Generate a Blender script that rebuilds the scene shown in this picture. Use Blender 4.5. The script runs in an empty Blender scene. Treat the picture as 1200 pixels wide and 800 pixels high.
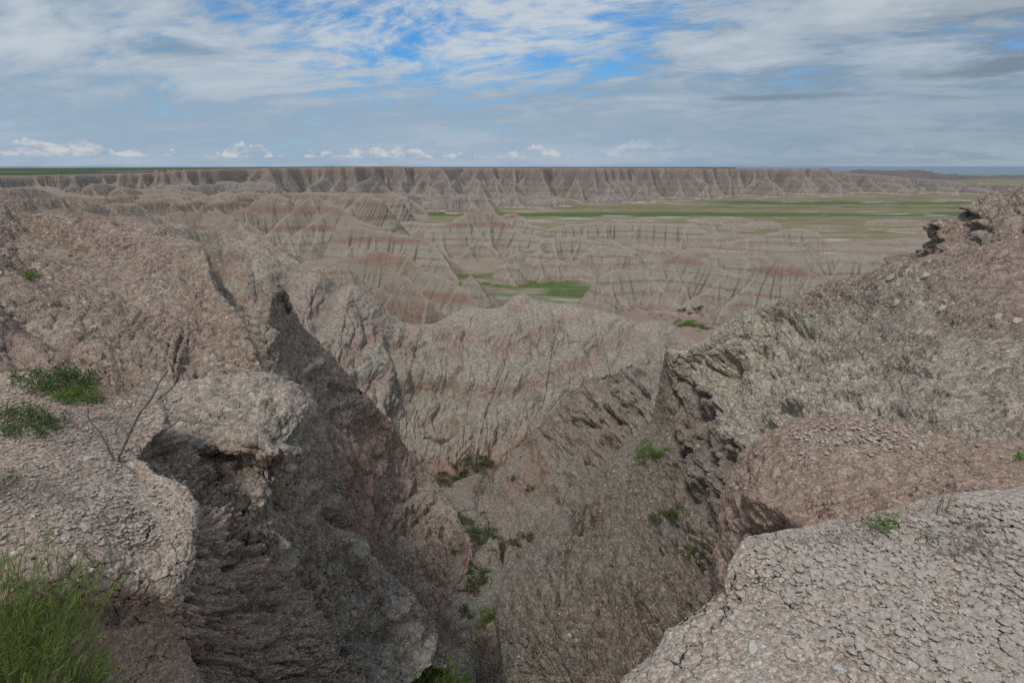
import bpy, math, random
import numpy as np
from mathutils import Vector

# ----------------------------------------------------------------- camera, world, sun, exposure
sc = bpy.context.scene
col = sc.collection
F = 700.0                      # focal length in pixels of a 1200 px wide frame
PITCH = math.atan(204.5 / F)
CP, SP = math.cos(PITCH), math.sin(PITCH)
cam = bpy.data.cameras.new('camera'); cam.sensor_width = 36; cam.lens = 36 * F / 1200
cam.clip_start = 0.05; cam.clip_end = 200000
cam_o = bpy.data.objects.new('camera', cam); col.objects.link(cam_o)
cam_o.location = (0, 0, 0); cam_o.rotation_euler = (math.pi / 2 - PITCH, 0, 0)
sc.camera = cam_o

SUN_EL, SUN_AZ = math.radians(57), math.radians(-153)   # azimuth measured from +Y (view direction) towards +X
w = bpy.data.worlds.new('World'); sc.world = w; w.use_nodes = True
wt = w.node_tree; wt.nodes.clear()
def wn(t, **k):
    n = wt.nodes.new(t)
    for a, b in k.items(): setattr(n, a, b)
    return n
def _in(tree, sock, v):
    if hasattr(v, 'is_output') and v.is_output: tree.links.new(v, sock)
    else: sock.default_value = v
def mathn(tree, op, a, b=0.0, c=0.0, clamp=False):
    n = tree.nodes.new('ShaderNodeMath'); n.operation = op; n.use_clamp = clamp
    _in(tree, n.inputs[0], a); _in(tree, n.inputs[1], b); _in(tree, n.inputs[2], c)
    return n.outputs[0]
def mapr(tree, v, a, b, c=0.0, d=1.0, smooth=True):
    n = tree.nodes.new('ShaderNodeMapRange'); n.interpolation_type = 'SMOOTHSTEP' if smooth else 'LINEAR'
    _in(tree, n.inputs[0], v)
    for i, q in enumerate((a, b, c, d)): _in(tree, n.inputs[i + 1], q)
    return n.outputs[0]
def mixc(tree, f, a, b, mode='MIX'):
    n = tree.nodes.new('ShaderNodeMix'); n.data_type = 'RGBA'; n.blend_type = mode
    _in(tree, n.inputs[0], f); _in(tree, n.inputs[6], a); _in(tree, n.inputs[7], b)
    return n.outputs[2]
def noisen(tree, vec, scale, detail=4.0, rough=0.5, dist=0.0, out=0):
    n = tree.nodes.new('ShaderNodeTexNoise'); tree.links.new(vec, n.inputs['Vector'])
    n.inputs['Scale'].default_value = scale; n.inputs['Detail'].default_value = detail
    n.inputs['Roughness'].default_value = rough; n.inputs['Distortion'].default_value = dist
    return n.outputs[out]
def vmath(tree, op, a, b=(0, 0, 0)):
    n = tree.nodes.new('ShaderNodeVectorMath'); n.operation = op
    _in(tree, n.inputs[0], a); _in(tree, n.inputs[1], b)
    return n.outputs[0]
def comb(tree, x, y, z):
    n = tree.nodes.new('ShaderNodeCombineXYZ')
    for i, q in enumerate((x, y, z)): _in(tree, n.inputs[i], q)
    return n.outputs[0]

sky = wn('ShaderNodeTexSky', sky_type='NISHITA', sun_disc=False, sun_elevation=SUN_EL, sun_rotation=SUN_AZ,
         altitude=800, air_density=1.0, dust_density=0.8, ozone_density=1.6)
tc = wn('ShaderNodeTexCoord'); sep = wn('ShaderNodeSeparateXYZ'); wt.links.new(tc.outputs['Generated'], sep.inputs[0])
DX, DY, DZ = sep.outputs
zc = mathn(wt, 'ADD', mathn(wt, 'MAXIMUM', DZ, 0.0), 0.17)
PX = mathn(wt, 'DIVIDE', DX, zc); PY = mathn(wt, 'DIVIDE', DY, zc)
az = mathn(wt, 'ARCTAN2', DX, DY); el = mathn(wt, 'ARCSINE', DZ)      # radians
pv = comb(wt, PX, PY, 0.0)
warp = noisen(wt, pv, 0.7, 3, 0.5, out=1)
pvw = vmath(wt, 'ADD', pv, vmath(wt, 'MULTIPLY', warp, (0.9, 0.6, 0.5)))
rot = wn('ShaderNodeVectorRotate', rotation_type='Z_AXIS'); wt.links.new(pvw, rot.inputs['Vector']); rot.inputs['Angle'].default_value = 0.35
stv = vmath(wt, 'MULTIPLY', rot.outputs[0], (0.95, 1.45, 1.0))
n1 = noisen(wt, stv, 1.6, 9, 0.64, 0.25)
n2 = noisen(wt, vmath(wt, 'MULTIPLY', pvw, (0.5, 0.9, 1)), 0.55, 4, 0.5)
n3 = noisen(wt, stv, 9.0, 6, 0.6, 0.2)
# the blue opening high in the middle of the sky
gx = mathn(wt, 'DIVIDE', mathn(wt, 'SUBTRACT', az, -0.12), 0.34)
gy = mathn(wt, 'DIVIDE', mathn(wt, 'SUBTRACT', el, 0.22), 0.12)
gap = mathn(wt, 'POWER', 2.718, mathn(wt, 'MULTIPLY', mathn(wt, 'ADD', mathn(wt, 'MULTIPLY', gx, gx), mathn(wt, 'MULTIPLY', gy, gy)), -1.0))
lx = mathn(wt, 'DIVIDE', mathn(wt, 'SUBTRACT', az, -0.78), 0.34)
ly = mathn(wt, 'DIVIDE', mathn(wt, 'SUBTRACT', el, 0.075), 0.045)
gapl = mathn(wt, 'POWER', 2.718, mathn(wt, 'MULTIPLY', mathn(wt, 'ADD', mathn(wt, 'MULTIPLY', lx, lx), mathn(wt, 'MULTIPLY', ly, ly)), -1.0))
cov = mathn(wt, 'ADD', n1, mathn(wt, 'MULTIPLY', n3, 0.45))
cov = mathn(wt, 'SUBTRACT', mathn(wt, 'ADD', cov, 0.105), mathn(wt, 'MULTIPLY', gap, 0.29))
cov = mathn(wt, 'SUBTRACT', cov, mathn(wt, 'MULTIPLY', gapl, 0.08))
cov = mapr(wt, cov, 0.50, 0.78)
# cloud brightness: white veils, grey undersides to the right
side = mapr(wt, az, -0.1, 0.8)
shade = mapr(wt, mathn(wt, 'ADD', mathn(wt, 'MULTIPLY', n2, 0.6), mathn(wt, 'MULTIPLY', n1, 0.5)), 0.46, 0.66)
ccol = mixc(wt, shade, (2.3, 3.2, 4.2, 1), (4.8, 5.35, 5.9, 1))
dark = mathn(wt, 'MULTIPLY', mapr(wt, n1, 0.50, 0.36), mathn(wt, 'ADD', mathn(wt, 'MULTIPLY', side, 0.5), 0.10))
ccol = mixc(wt, dark, ccol, (1.5, 1.95, 2.45, 1))
skyb = mixc(wt, 1.0, sky.outputs[0], (0.34, 0.78, 1.12, 1), 'MULTIPLY')
c = mixc(wt, cov, skyb, ccol)
# haze layer of soft even cloud towards the horizon
low = mapr(wt, el, 0.17, 0.03)
lowcol = mixc(wt, side, (3.0, 3.95, 5.0, 1), (2.3, 3.05, 3.75, 1))
c = mixc(wt, mathn(wt, 'MULTIPLY', low, 0.74), c, lowcol)
# darker lens cloud at right
BWN = noisen(wt, comb(wt, mathn(wt, 'MULTIPLY', az, 1.0), mathn(wt, 'MULTIPLY', el, 3.0), 1.7), 7.0, 5, 0.6)
def blob(azc, elc, wa, we, colr, amt, c, rough=0.55, sc_=9.0, lo=0.45, hi=0.75):
    bx = mathn(wt, 'DIVIDE', mathn(wt, 'SUBTRACT', az, azc), wa)
    by = mathn(wt, 'DIVIDE', mathn(wt, 'SUBTRACT', el, elc), we)
    by = mathn(wt, 'ADD', by, mathn(wt, 'MULTIPLY', mathn(wt, 'SUBTRACT', BWN, 0.5), 3.4))
    r = mathn(wt, 'ADD', mathn(wt, 'MULTIPLY', bx, bx), mathn(wt, 'MULTIPLY', by, by))
    g = mathn(wt, 'POWER', 2.718, mathn(wt, 'MULTIPLY', r, -1.0))
    nn = noisen(wt, comb(wt, mathn(wt, 'MULTIPLY', az, 0.5), mathn(wt, 'MULTIPLY', el, 2.2), azc * 7), sc_ * 2, 7, rough)
    m = mapr(wt, mathn(wt, 'MULTIPLY', mathn(wt, 'ADD', mathn(wt, 'MULTIPLY', nn, 1.1), 0.35), g), lo, hi)
    return mixc(wt, mathn(wt, 'MULTIPLY', m, amt), c, colr)
c = blob(0.66, 0.118, 0.17, 0.014, (1.35, 1.85, 2.4, 1), 0.75, c, lo=.3, hi=.9)
c = blob(0.38, 0.095, 0.13, 0.006, (1.5, 2.1, 2.7, 1), 0.6, c, lo=.3, hi=.9)
c = blob(0.62, 0.185, 0.24, 0.018, (1.6, 2.1, 2.6, 1), 0.55, c, lo=.3, hi=.95)
c = blob(-0.48, 0.15, 0.10, 0.016, (1.8, 2.6, 3.4, 1), 0.5, c, lo=.3, hi=.95)
c = blob(0.10, 0.165, 0.13, 0.022, (5.0, 5.5, 6.0, 1), 0.5, c, .62, 7.0, .55, .95)
c = blob(0.42, 0.19, 0.2, 0.03, (4.6, 5.1, 5.5, 1), 0.4, c, .62, 7.0, .5, .95)
# cumulus heads along the horizon
cumv = comb(wt, mathn(wt, 'MULTIPLY', az, 34.0), mathn(wt, 'MULTIPLY', el, 75.0), 0.0)
cn = noisen(wt, cumv, 1.0, 9, 0.62, 0.2)
cn2 = noisen(wt, comb(wt, mathn(wt, 'MULTIPLY', az, 7.0), 3.0, 0.0), 1.0, 5, 0.65)
topel = mathn(wt, 'SUBTRACT', mathn(wt, 'MULTIPLY', cn2, 0.16), 0.048)
cum = mathn(wt, 'MULTIPLY', mapr(wt, mathn(wt, 'SUBTRACT', topel, el), -0.004, 0.014), mapr(wt, el, 0.008, 0.016))
cum = mapr(wt, mathn(wt, 'MULTIPLY', cum, mathn(wt, 'ADD', cn, 0.1)), 0.40, 0.60)
cum = mathn(wt, 'MULTIPLY', cum, mapr(wt, az, 0.30, 0.02, 0.12, 1.0))
c = mixc(wt, mathn(wt, 'MULTIPLY', cum, 0.75), c, mixc(wt, mapr(wt, cn, 0.4, 0.62), (2.9, 3.6, 4.5, 1), (5.8, 5.8, 5.9, 1)))
# the lower hemisphere
c = mixc(wt, mapr(wt, DZ, -0.02, -0.10), c, (1.0, 0.9, 0.8, 1))
bg = wn('ShaderNodeBackground'); wt.links.new(c, bg.inputs[0]); bg.inputs[1].default_value = 0.10
w.cycles.sampling_method = 'MANUAL'; w.cycles.sample_map_resolution = 256
wo = wn('ShaderNodeOutputWorld'); wt.links.new(bg.outputs[0], wo.inputs[0])

sl = bpy.data.lights.new('sun', 'SUN'); sl.energy = 1.85; sl.angle = math.radians(12); sl.color = (1.0, 0.92, 0.84)
so = bpy.data.objects.new('sun', sl); col.objects.link(so)
sdir = Vector((math.sin(SUN_AZ) * math.cos(SUN_EL), math.cos(SUN_AZ) * math.cos(SUN_EL), math.sin(SUN_EL)))
so.rotation_euler = sdir.to_track_quat('Z', 'Y').to_euler(); so.location = (0, 0, 50)
vs = sc.view_settings; vs.view_transform = 'Standard'; vs.look = 'None'; vs.gamma = 1.0; vs.exposure = 0.14; vs.use_curve_mapping = False
sc.cycles.use_denoising = False; sc.cycles.sample_clamp_direct = 2.5; sc.cycles.sample_clamp_indirect = 1.0; sc.cycles.caustics_reflective = False; sc.cycles.max_bounces = 4; sc.cycles.diffuse_bounces = 4

# ----------------------------------------------------------------- geometry of the view: pixel <-> world
def W(px, py, y):
    """world point at forward distance y seen at (px, py) of the 1200 x 800 photograph"""
    a = (np.asarray(px, float) - 600) / F; b = (400 - np.asarray(py, float)) / F
    fy = CP + b * SP; fz = -SP + b * CP
    return np.stack([a / fy * y, np.ones_like(fy) * y, fz / fy * y], -1)
def pyof(y, z):
    s = z / y; b = (s * CP + SP) / (CP - s * SP)
    return 400 - F * b
def proj(P):
    f = P[..., 1] * CP - P[..., 2] * SP
    return 600 + F * P[..., 0] / f, 400 - F * (P[..., 1] * SP + P[..., 2] * CP) / f

# ----------------------------------------------------------------- numpy noise
_r = np.random.RandomState(7)
PERM = np.concatenate([_r.permutation(256)] * 3).astype(np.int32)
G3 = _r.normal(size=(256, 3)).astype(np.float32); G3 /= np.linalg.norm(G3, axis=1)[:, None]
def pnoise(x, y, z):
    x = np.asarray(x, np.float32); y = np.asarray(y, np.float32); z = np.asarray(z, np.float32)
    xi = np.floor(x).astype(np.int32); yi = np.floor(y).astype(np.int32); zi = np.floor(z).astype(np.int32)
    xf = x - xi; yf = y - yi; zf = z - zi
    xi &= 255; yi &= 255; zi &= 255
    u = xf * xf * xf * (xf * (xf * 6 - 15) + 10); v = yf * yf * yf * (yf * (yf * 6 - 15) + 10); s = zf * zf * zf * (zf * (zf * 6 - 15) + 10)
    out = 0
    for i in (0, 1):
        a = PERM[xi + i]; wx = u if i else 1 - u
        for j in (0, 1):
            b = PERM[a + yi + j]; wy = wx * (v if j else 1 - v)
            for k in (0, 1):
                g = G3[PERM[b + zi + k]]
                out = out + wy * (s if k else 1 - s) * (g[..., 0] * (xf - i) + g[..., 1] * (yf - j) + g[..., 2] * (zf - k))
    return out * 1.5
def fbm(P, lam, octs, gain=0.5, stretch=(1, 1, 1), ridged=False, off=0.0):
    t = 0; a = 1.0
    for o in range(octs):
        q = [P[..., i] / (lam * stretch[i]) + 17.3 * o + off for i in range(3)]
        n = pnoise(*q)
        if ridged: n = 0.5 - np.abs(n) * 1.6
        t = t + n * a; a *= gain; lam *= 0.5
    return t

# ----------------------------------------------------------------- mesh helpers
def make_mesh(name, V, Fa, mat, smooth=True, tint=None):
    me = bpy.data.meshes.new(name)
    V = np.ascontiguousarray(V.reshape(-1, 3), np.float32); k = Fa.shape[1]; Fa = np.ascontiguousarray(Fa.reshape(-1), np.int32)
    me.vertices.add(len(V)); me.vertices.foreach_set('co', V.ravel())
    n = len(Fa) // k
    me.loops.add(len(Fa)); me.loops.foreach_set('vertex_index', Fa)
    me.polygons.add(n); me.polygons.foreach_set('loop_start', np.arange(n, dtype=np.int32) * k)
    me.polygons.foreach_set('loop_total', np.full(n, k, np.int32))
    me.polygons.foreach_set('use_smooth', np.full(n, smooth))
    me.update(calc_edges=True)
    if tint is not None:
        at = me.attributes.new('tint', 'FLOAT', 'POINT'); at.data.foreach_set('value', np.ascontiguousarray(tint.reshape(-1), np.float32))
    me.materials.append(mat)
    return me
def link(name, me, parent=None, loc=None, **props):
    o = bpy.data.objects.new(name, me); col.objects.link(o)
    if parent is not None: o.parent = parent
    if loc is not None: o.location = loc
    for k, v in props.items(): o[k] = v
    return o
def grid_faces(R, C):
    i = np.arange(R * C).reshape(R, C)
    return np.stack([i[:-1, :-1], i[:-1, 1:], i[1:, 1:], i[1:, :-1]], -1).reshape(-1, 4)

# ----------------------------------------------------------------- materials
def new_mat(name):
    m = bpy.data.materials.new(name); m.use_nodes = True; t = m.node_tree; t.nodes.clear()
    out = t.nodes.new('ShaderNodeOutputMaterial'); bs = t.nodes.new('ShaderNodeBsdfPrincipled')
    bs.inputs['Roughness'].default_value = 0.95; bs.inputs['Specular IOR Level'].default_value = 0.15
    t.links.new(bs.outputs[0], out.inputs[0])
    return m, t, bs, out
def ramp(t, fac, stops, interp='LINEAR'):
    n = t.nodes.new('ShaderNodeValToRGB'); cr = n.color_ramp; cr.interpolation = interp
    while len(cr.elements) > 1: cr.elements.remove(cr.elements[0])
    for i, (p, c_) in enumerate(stops):
        e = cr.elements[0] if i == 0 else cr.elements.new(p)
        e.position = p; e.color = (*c_, 1)
    t.links.new(fac, n.inputs[0]); return n.outputs[0]
def pos(t):
    return t.nodes.new('ShaderNodeNewGeometry').outputs['Position']
def zof(t, v):
    s = t.nodes.new('ShaderNodeSeparateXYZ'); t.links.new(v, s.inputs[0]); return s.outputs

def soil(name, base, alt, pale, scale=1.0, crack=0.0, crack_scale=6.0, pop=0.0, pop_scale=30.0, rough=0.0, rough_scale=3.0,
         bands=None, zr=None, wob=0.0, alt_scale=0.5, disp='BOTH', bump_mul=1.0, speck=0.0, band_amt=1.0, rdet=6, grain=1.0):
    m, t, bs, out = new_mat(name)
    p = pos(t)
    nA = noisen(t, p, alt_scale, 5, 0.6)
    nB = noisen(t, p, alt_scale * 7.3, 6, 0.65)
    cc = mixc(t, mapr(t, nA, 0.36, 0.64), (*base, 1), (*alt, 1))
    cc = mixc(t, mapr(t, nB, 0.50, 0.72, 0.0, 0.7), cc, (*pale, 1))
    if bands:
        z = zof(t, p)[2]
        zz = mathn(t, 'ADD', z, mathn(t, 'MULTIPLY', mathn(t, 'SUBTRACT', noisen(t, p, 1.0 / max(zr[1] - zr[0], 1) * 1.4, 3, 0.5), 0.5), wob))
        f = mapr(t, zz, zr[0], zr[1], smooth=False)
        bc = ramp(t, f, bands)
        cc = mixc(t, mathn(t, 'MULTIPLY', mapr(t, nB, 0.75, 0.35, 0.65, 1.0), band_amt), cc, bc)
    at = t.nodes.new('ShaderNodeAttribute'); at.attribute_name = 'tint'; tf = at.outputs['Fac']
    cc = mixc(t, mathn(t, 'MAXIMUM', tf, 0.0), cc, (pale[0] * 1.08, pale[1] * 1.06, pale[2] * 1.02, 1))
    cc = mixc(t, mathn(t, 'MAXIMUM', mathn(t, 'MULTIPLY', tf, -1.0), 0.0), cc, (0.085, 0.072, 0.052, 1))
    # fine grain
    nC = noisen(t, p, rough_scale * 9, 5, 0.7)
    cc = mixc(t, 1.0, cc, mixc(t, mapr(t, nC, 0.25, 0.75), (1 - .5 * grain, 1 - .51 * grain, 1 - .52 * grain, 1), (1 + .46 * grain, 1 + .45 * grain, 1 + .44 * grain, 1)), 'MULTIPLY')
    if speck:
        v = t.nodes.new('ShaderNodeTexVoronoi'); t.links.new(p, v.inputs['Vector']); v.inputs['Scale'].default_value = pop_scale * 0.7
        v.inputs['Randomness'].default_value = 1.0
        sgn = mapr(t, zof(t, v.outputs['Color'])[0], 1 - speck, 1 - speck + 0.02)
        dd = mapr(t, v.outputs['Distance'], 0.42, 0.30)
        cc = mixc(t, mathn(t, 'MULTIPLY', mathn(t, 'MULTIPLY', sgn, dd), 0.75), cc, (pale[0] * 1.35, pale[1] * 1.35, pale[2] * 1.35, 1))
    if pop:
        v0 = t.nodes.new('ShaderNodeTexVoronoi'); v0.inputs['Scale'].default_value = pop_scale
        wv0 = vmath(t, 'ADD', p, vmath(t, 'MULTIPLY', noisen(t, p, pop_scale * 0.8, 2, 0.5, out=1), (0.9 / pop_scale,) * 3))
        t.links.new(wv0, v0.inputs['Vector'])
        cc = mixc(t, 1.0, cc, mixc(t, zof(t, v0.outputs['Color'])[0], (1 - .3 * grain, 1 - .31 * grain, 1 - .32 * grain, 1), (1 + .3 * grain, 1 + .3 * grain, 1 + .29 * grain, 1)), 'MULTIPLY')
    t.links.new(cc, bs.inputs['Base Color'])
    h = mathn(t, 'MULTIPLY', mathn(t, 'SUBTRACT', noisen(t, p, rough_scale, rdet, 0.66), 0.5), rough)
    if pop:
        v = v0; t.links.new(wv0, v.inputs['Vector'])
        mask = mapr(t, noisen(t, p, pop_scale * 0.12, 3, 0.6), 0.38, 0.6, 0.25, 1.0)
        h = mathn(t, 'ADD', h, mathn(t, 'MULTIPLY', mathn(t, 'MULTIPLY', mathn(t, 'SUBTRACT', 0.5, mathn(t, 'MULTIPLY', v.outputs['Distance'], v.outputs['Distance'])), pop), mask))
    if crack:
        v = t.nodes.new('ShaderNodeTexVoronoi'); v.feature = 'DISTANCE_TO_EDGE'; v.inputs['Scale'].default_value = crack_scale
        wv = vmath(t, 'ADD', p, vmath(t, 'MULTIPLY', noisen(t, p, crack_scale * 1.1, 5, 0.65, out=1), (0.75 / crack_scale,) * 3))
        t.links.new(wv, v.inputs['Vector'])
        wid = mapr(t, noisen(t, p, crack_scale * 0.22, 4, 0.6), 0.46, 0.72, 0.0005, 0.075)
        cr_ = mapr(t, v.outputs['Distance'], 0.0, wid, 1.0, 0.0)
        h = mathn(t, 'SUBTRACT', h, mathn(t, 'MULTIPLY', cr_, crack))
    if rough or pop or crack:
        if disp == 'BUMP':
            b = t.nodes.new('ShaderNodeBump'); b.inputs['Strength'].default_value = 1.0; b.inputs['Distance'].default_value = bump_mul
            t.links.new(h, b.inputs['Height']); t.links.new(b.outputs[0], bs.inputs['Normal'])
        else:
            d = t.nodes.new('ShaderNodeDisplacement'); d.inputs['Midlevel'].default_value = 0; d.inputs['Scale'].default_value = 1
            t.links.new(h, d.inputs['Height']); t.links.new(d.outputs[0], out.inputs['Displacement'])
            m.displacement_method = 'BOTH'
    return m

BR = (0.315, 0.242, 0.202); TAN = (0.36, 0.295, 0.246); PAL = (0.43, 0.375, 0.318); RED = (0.300, 0.178, 0.138)
GRY = (0.305, 0.285, 0.242); WHT = (0.50, 0.47, 0.42); OLV = (0.30, 0.275, 0.222)
M = {}
M['near_left'] = soil('dry brown clay', BR, TAN, PAL, alt_scale=0.7, crack=0.014, crack_scale=11, pop=0.012, pop_scale=48, rough=0.03, rough_scale=9, speck=0.06, rdet=4)
M['near_right'] = soil('pale cracked clay', (0.375, 0.312, 0.265), (0.40, 0.345, 0.30), PAL, alt_scale=1.3, crack=0.022, crack_scale=8.5, pop=0.008, pop_scale=60, rough=0.03, rough_scale=8, speck=0.10, rdet=4)
M['mound'] = soil('reddish brown clay', (0.300, 0.215, 0.172), (0.315, 0.240, 0.195), TAN, alt_scale=0.9, crack=0.014, crack_scale=9, pop=0.010, pop_scale=36, rough=0.05, rough_scale=7, speck=0.04, rdet=5)
M['hill'] = soil('crumbly hillside clay', BR, (0.315, 0.25, 0.205), PAL, alt_scale=0.25, crack=0.03, crack_scale=5, pop=0.06, pop_scale=12, rough=0.14, rough_scale=5, speck=0.05)
M['slope'] = soil('pink and grey slope clay', (0.295, 0.215, 0.178), GRY, (0.385, 0.362, 0.31), alt_scale=0.22, crack=0.02, crack_scale=5, pop=0.055, pop_scale=12, rough=0.20, rough_scale=3.5, speck=0.05,
                  bands=[(0, BR), (.08, GRY), (.15, (.28, .19, .155)), (.22, GRY), (.36, (0.29, 0.225, 0.19)), (.5, GRY), (.62, (0.335, 0.315, 0.27)), (.74, (0.32, 0.28, 0.235)), (.84, (0.31, 0.24, 0.20)), (1, (0.30, 0.225, 0.19))], zr=(-24, -1.0), wob=3.0, band_amt=0.6)
M['knob'] = soil('pale knob clay', (0.335, 0.30, 0.255), (0.37, 0.305, 0.255), (0.45, 0.40, 0.345), alt_scale=0.6, crack=0.02, crack_scale=6, pop=0.03, pop_scale=22, rough=0.10, rough_scale=6, speck=0.06)
M['spur'] = soil('brown spur clay', (0.30, 0.222, 0.182), (0.315, 0.255, 0.21), GRY, alt_scale=0.15, crack=0.03, crack_scale=2.5, pop=0.07, pop_scale=6, rough=0.30, rough_scale=1.8,
                 bands=[(0, BR), (.2, GRY), (.38, (0.31, 0.23, 0.19)), (.52, RED), (.60, (0.315, 0.24, 0.20)), (.75, (0.31, 0.262, 0.215)), (.88, (.31, .275, .225)), (1, GRY)], zr=(-22, -3), wob=2.5, band_amt=0.7)
M['wall'] = soil('banded wall clay', (0.291, 0.236, 0.198), (0.293, 0.255, 0.213), (0.372, 0.330, 0.284), alt_scale=0.08, pop=0.05, pop_scale=4, rough=0.22, rough_scale=1.6, grain=.8,
                 bands=[(0, RED), (.14, (0.267, 0.221, 0.187)), (.20, (0.277, 0.189, 0.159)), (.25, (0.293, 0.255, 0.213)), (.31, (0.308, 0.279, 0.235)), (.345, (0.273, 0.198, 0.164)), (.365, (0.303, 0.269, 0.227)), (.42, (0.318, 0.287, 0.243)), (.445, (0.283, 0.208, 0.174)), (.465, (0.302, 0.262, 0.220)), (.50, (0.314, 0.284, 0.242)), (.525, (0.278, 0.198, 0.164)), (.55, (0.292, 0.250, 0.208)), (.60, (0.311, 0.277, 0.235)), (.64, (0.284, 0.217, 0.184)), (.68, (0.296, 0.246, 0.208)), (.74, (0.280, 0.217, 0.183)), (.80, (0.311, 0.275, 0.233)), (.9, (0.291, 0.241, 0.203)), (1, (0.280, 0.222, 0.188))], zr=(-26, -5), wob=0.9, band_amt=1.0)
bd = []
_rb = random.Random(4)
pos_list = [(0.0, (0.294, 0.237, 0.206)), (.05, (0.265, 0.187, 0.157)), (.09, (0.301, 0.275, 0.236)), (.16, (0.286, 0.238, 0.198)), (.18, (0.254, 0.166, 0.136)), (.20, (0.302, 0.280, 0.236)), (.255, (0.305, 0.289, 0.248)), (.275, (0.246, 0.141, 0.115)), (.30, (0.310, 0.295, 0.253)),
            (.37, (0.297, 0.276, 0.233)), (.385, (0.270, 0.196, 0.160)), (.40, (0.318, 0.302, 0.261)), (.45, (0.285, 0.259, 0.216)), (.48, (0.250, 0.157, 0.127)), (.53, (0.254, 0.166, 0.136)), (.56, (0.285, 0.257, 0.215)), (.63, (0.273, 0.230, 0.189)),
            (.68, (0.281, 0.246, 0.202)), (.72, (0.254, 0.179, 0.144)), (.80, (0.245, 0.170, 0.136)), (.86, (0.273, 0.221, 0.181)), (1, (0.245, 0.188, 0.152))]
M['butte'] = soil('banded butte clay', (0.262, 0.232, 0.199), OLV, PAL, alt_scale=0.02, rough=0.9, rough_scale=0.5, bands=pos_list, zr=(-60, -20), wob=4.5, band_amt=0.9, disp='BUMP', bump_mul=1.0)
M['mesa'] = soil('mesa wall clay', (0.213, 0.189, 0.166), (0.223, 0.194, 0.169), PAL, alt_scale=0.01, rough=1.2, rough_scale=0.25,
                 bands=[(0, (0.263, 0.235, 0.210)), (.08, (0.232, 0.186, 0.164)), (.14, (0.270, 0.249, 0.221)), (.24, (0.256, 0.231, 0.203)), (.28, (0.216, 0.154, 0.135)), (.31, (0.256, 0.238, 0.210)), (.42, (0.249, 0.223, 0.196)), (.45, (0.210, 0.154, 0.135)), (.48, (0.245, 0.223, 0.199)),
                        (.62, (0.234, 0.209, 0.181)), (.65, (0.203, 0.157, 0.139)), (.68, (0.234, 0.202, 0.175)), (.80, (0.233, 0.192, 0.164)), (.88, (0.244, 0.172, 0.141)), (.95, (0.250, 0.179, 0.148)), (1, (0.176, 0.151, 0.117))], zr=(-60, -1), wob=2.0, band_amt=0.9, disp='BUMP', bump_mul=1.0)
M['outcrop'] = soil('outcrop rock', (0.26, 0.195, 0.16), (0.30, 0.245, 0.205), PAL, alt_scale=0.5, crack=0.04, crack_scale=3, pop=0.05, pop_scale=11, rough=0.18, rough_scale=2.5, speck=0.03)
M['far'] = soil('far ridge clay', (0.15, 0.135, 0.125), (0.17, 0.15, 0.14), (0.20, 0.185, 0.165), alt_scale=0.004, rough=6, rough_scale=0.05, disp='BUMP')

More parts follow.
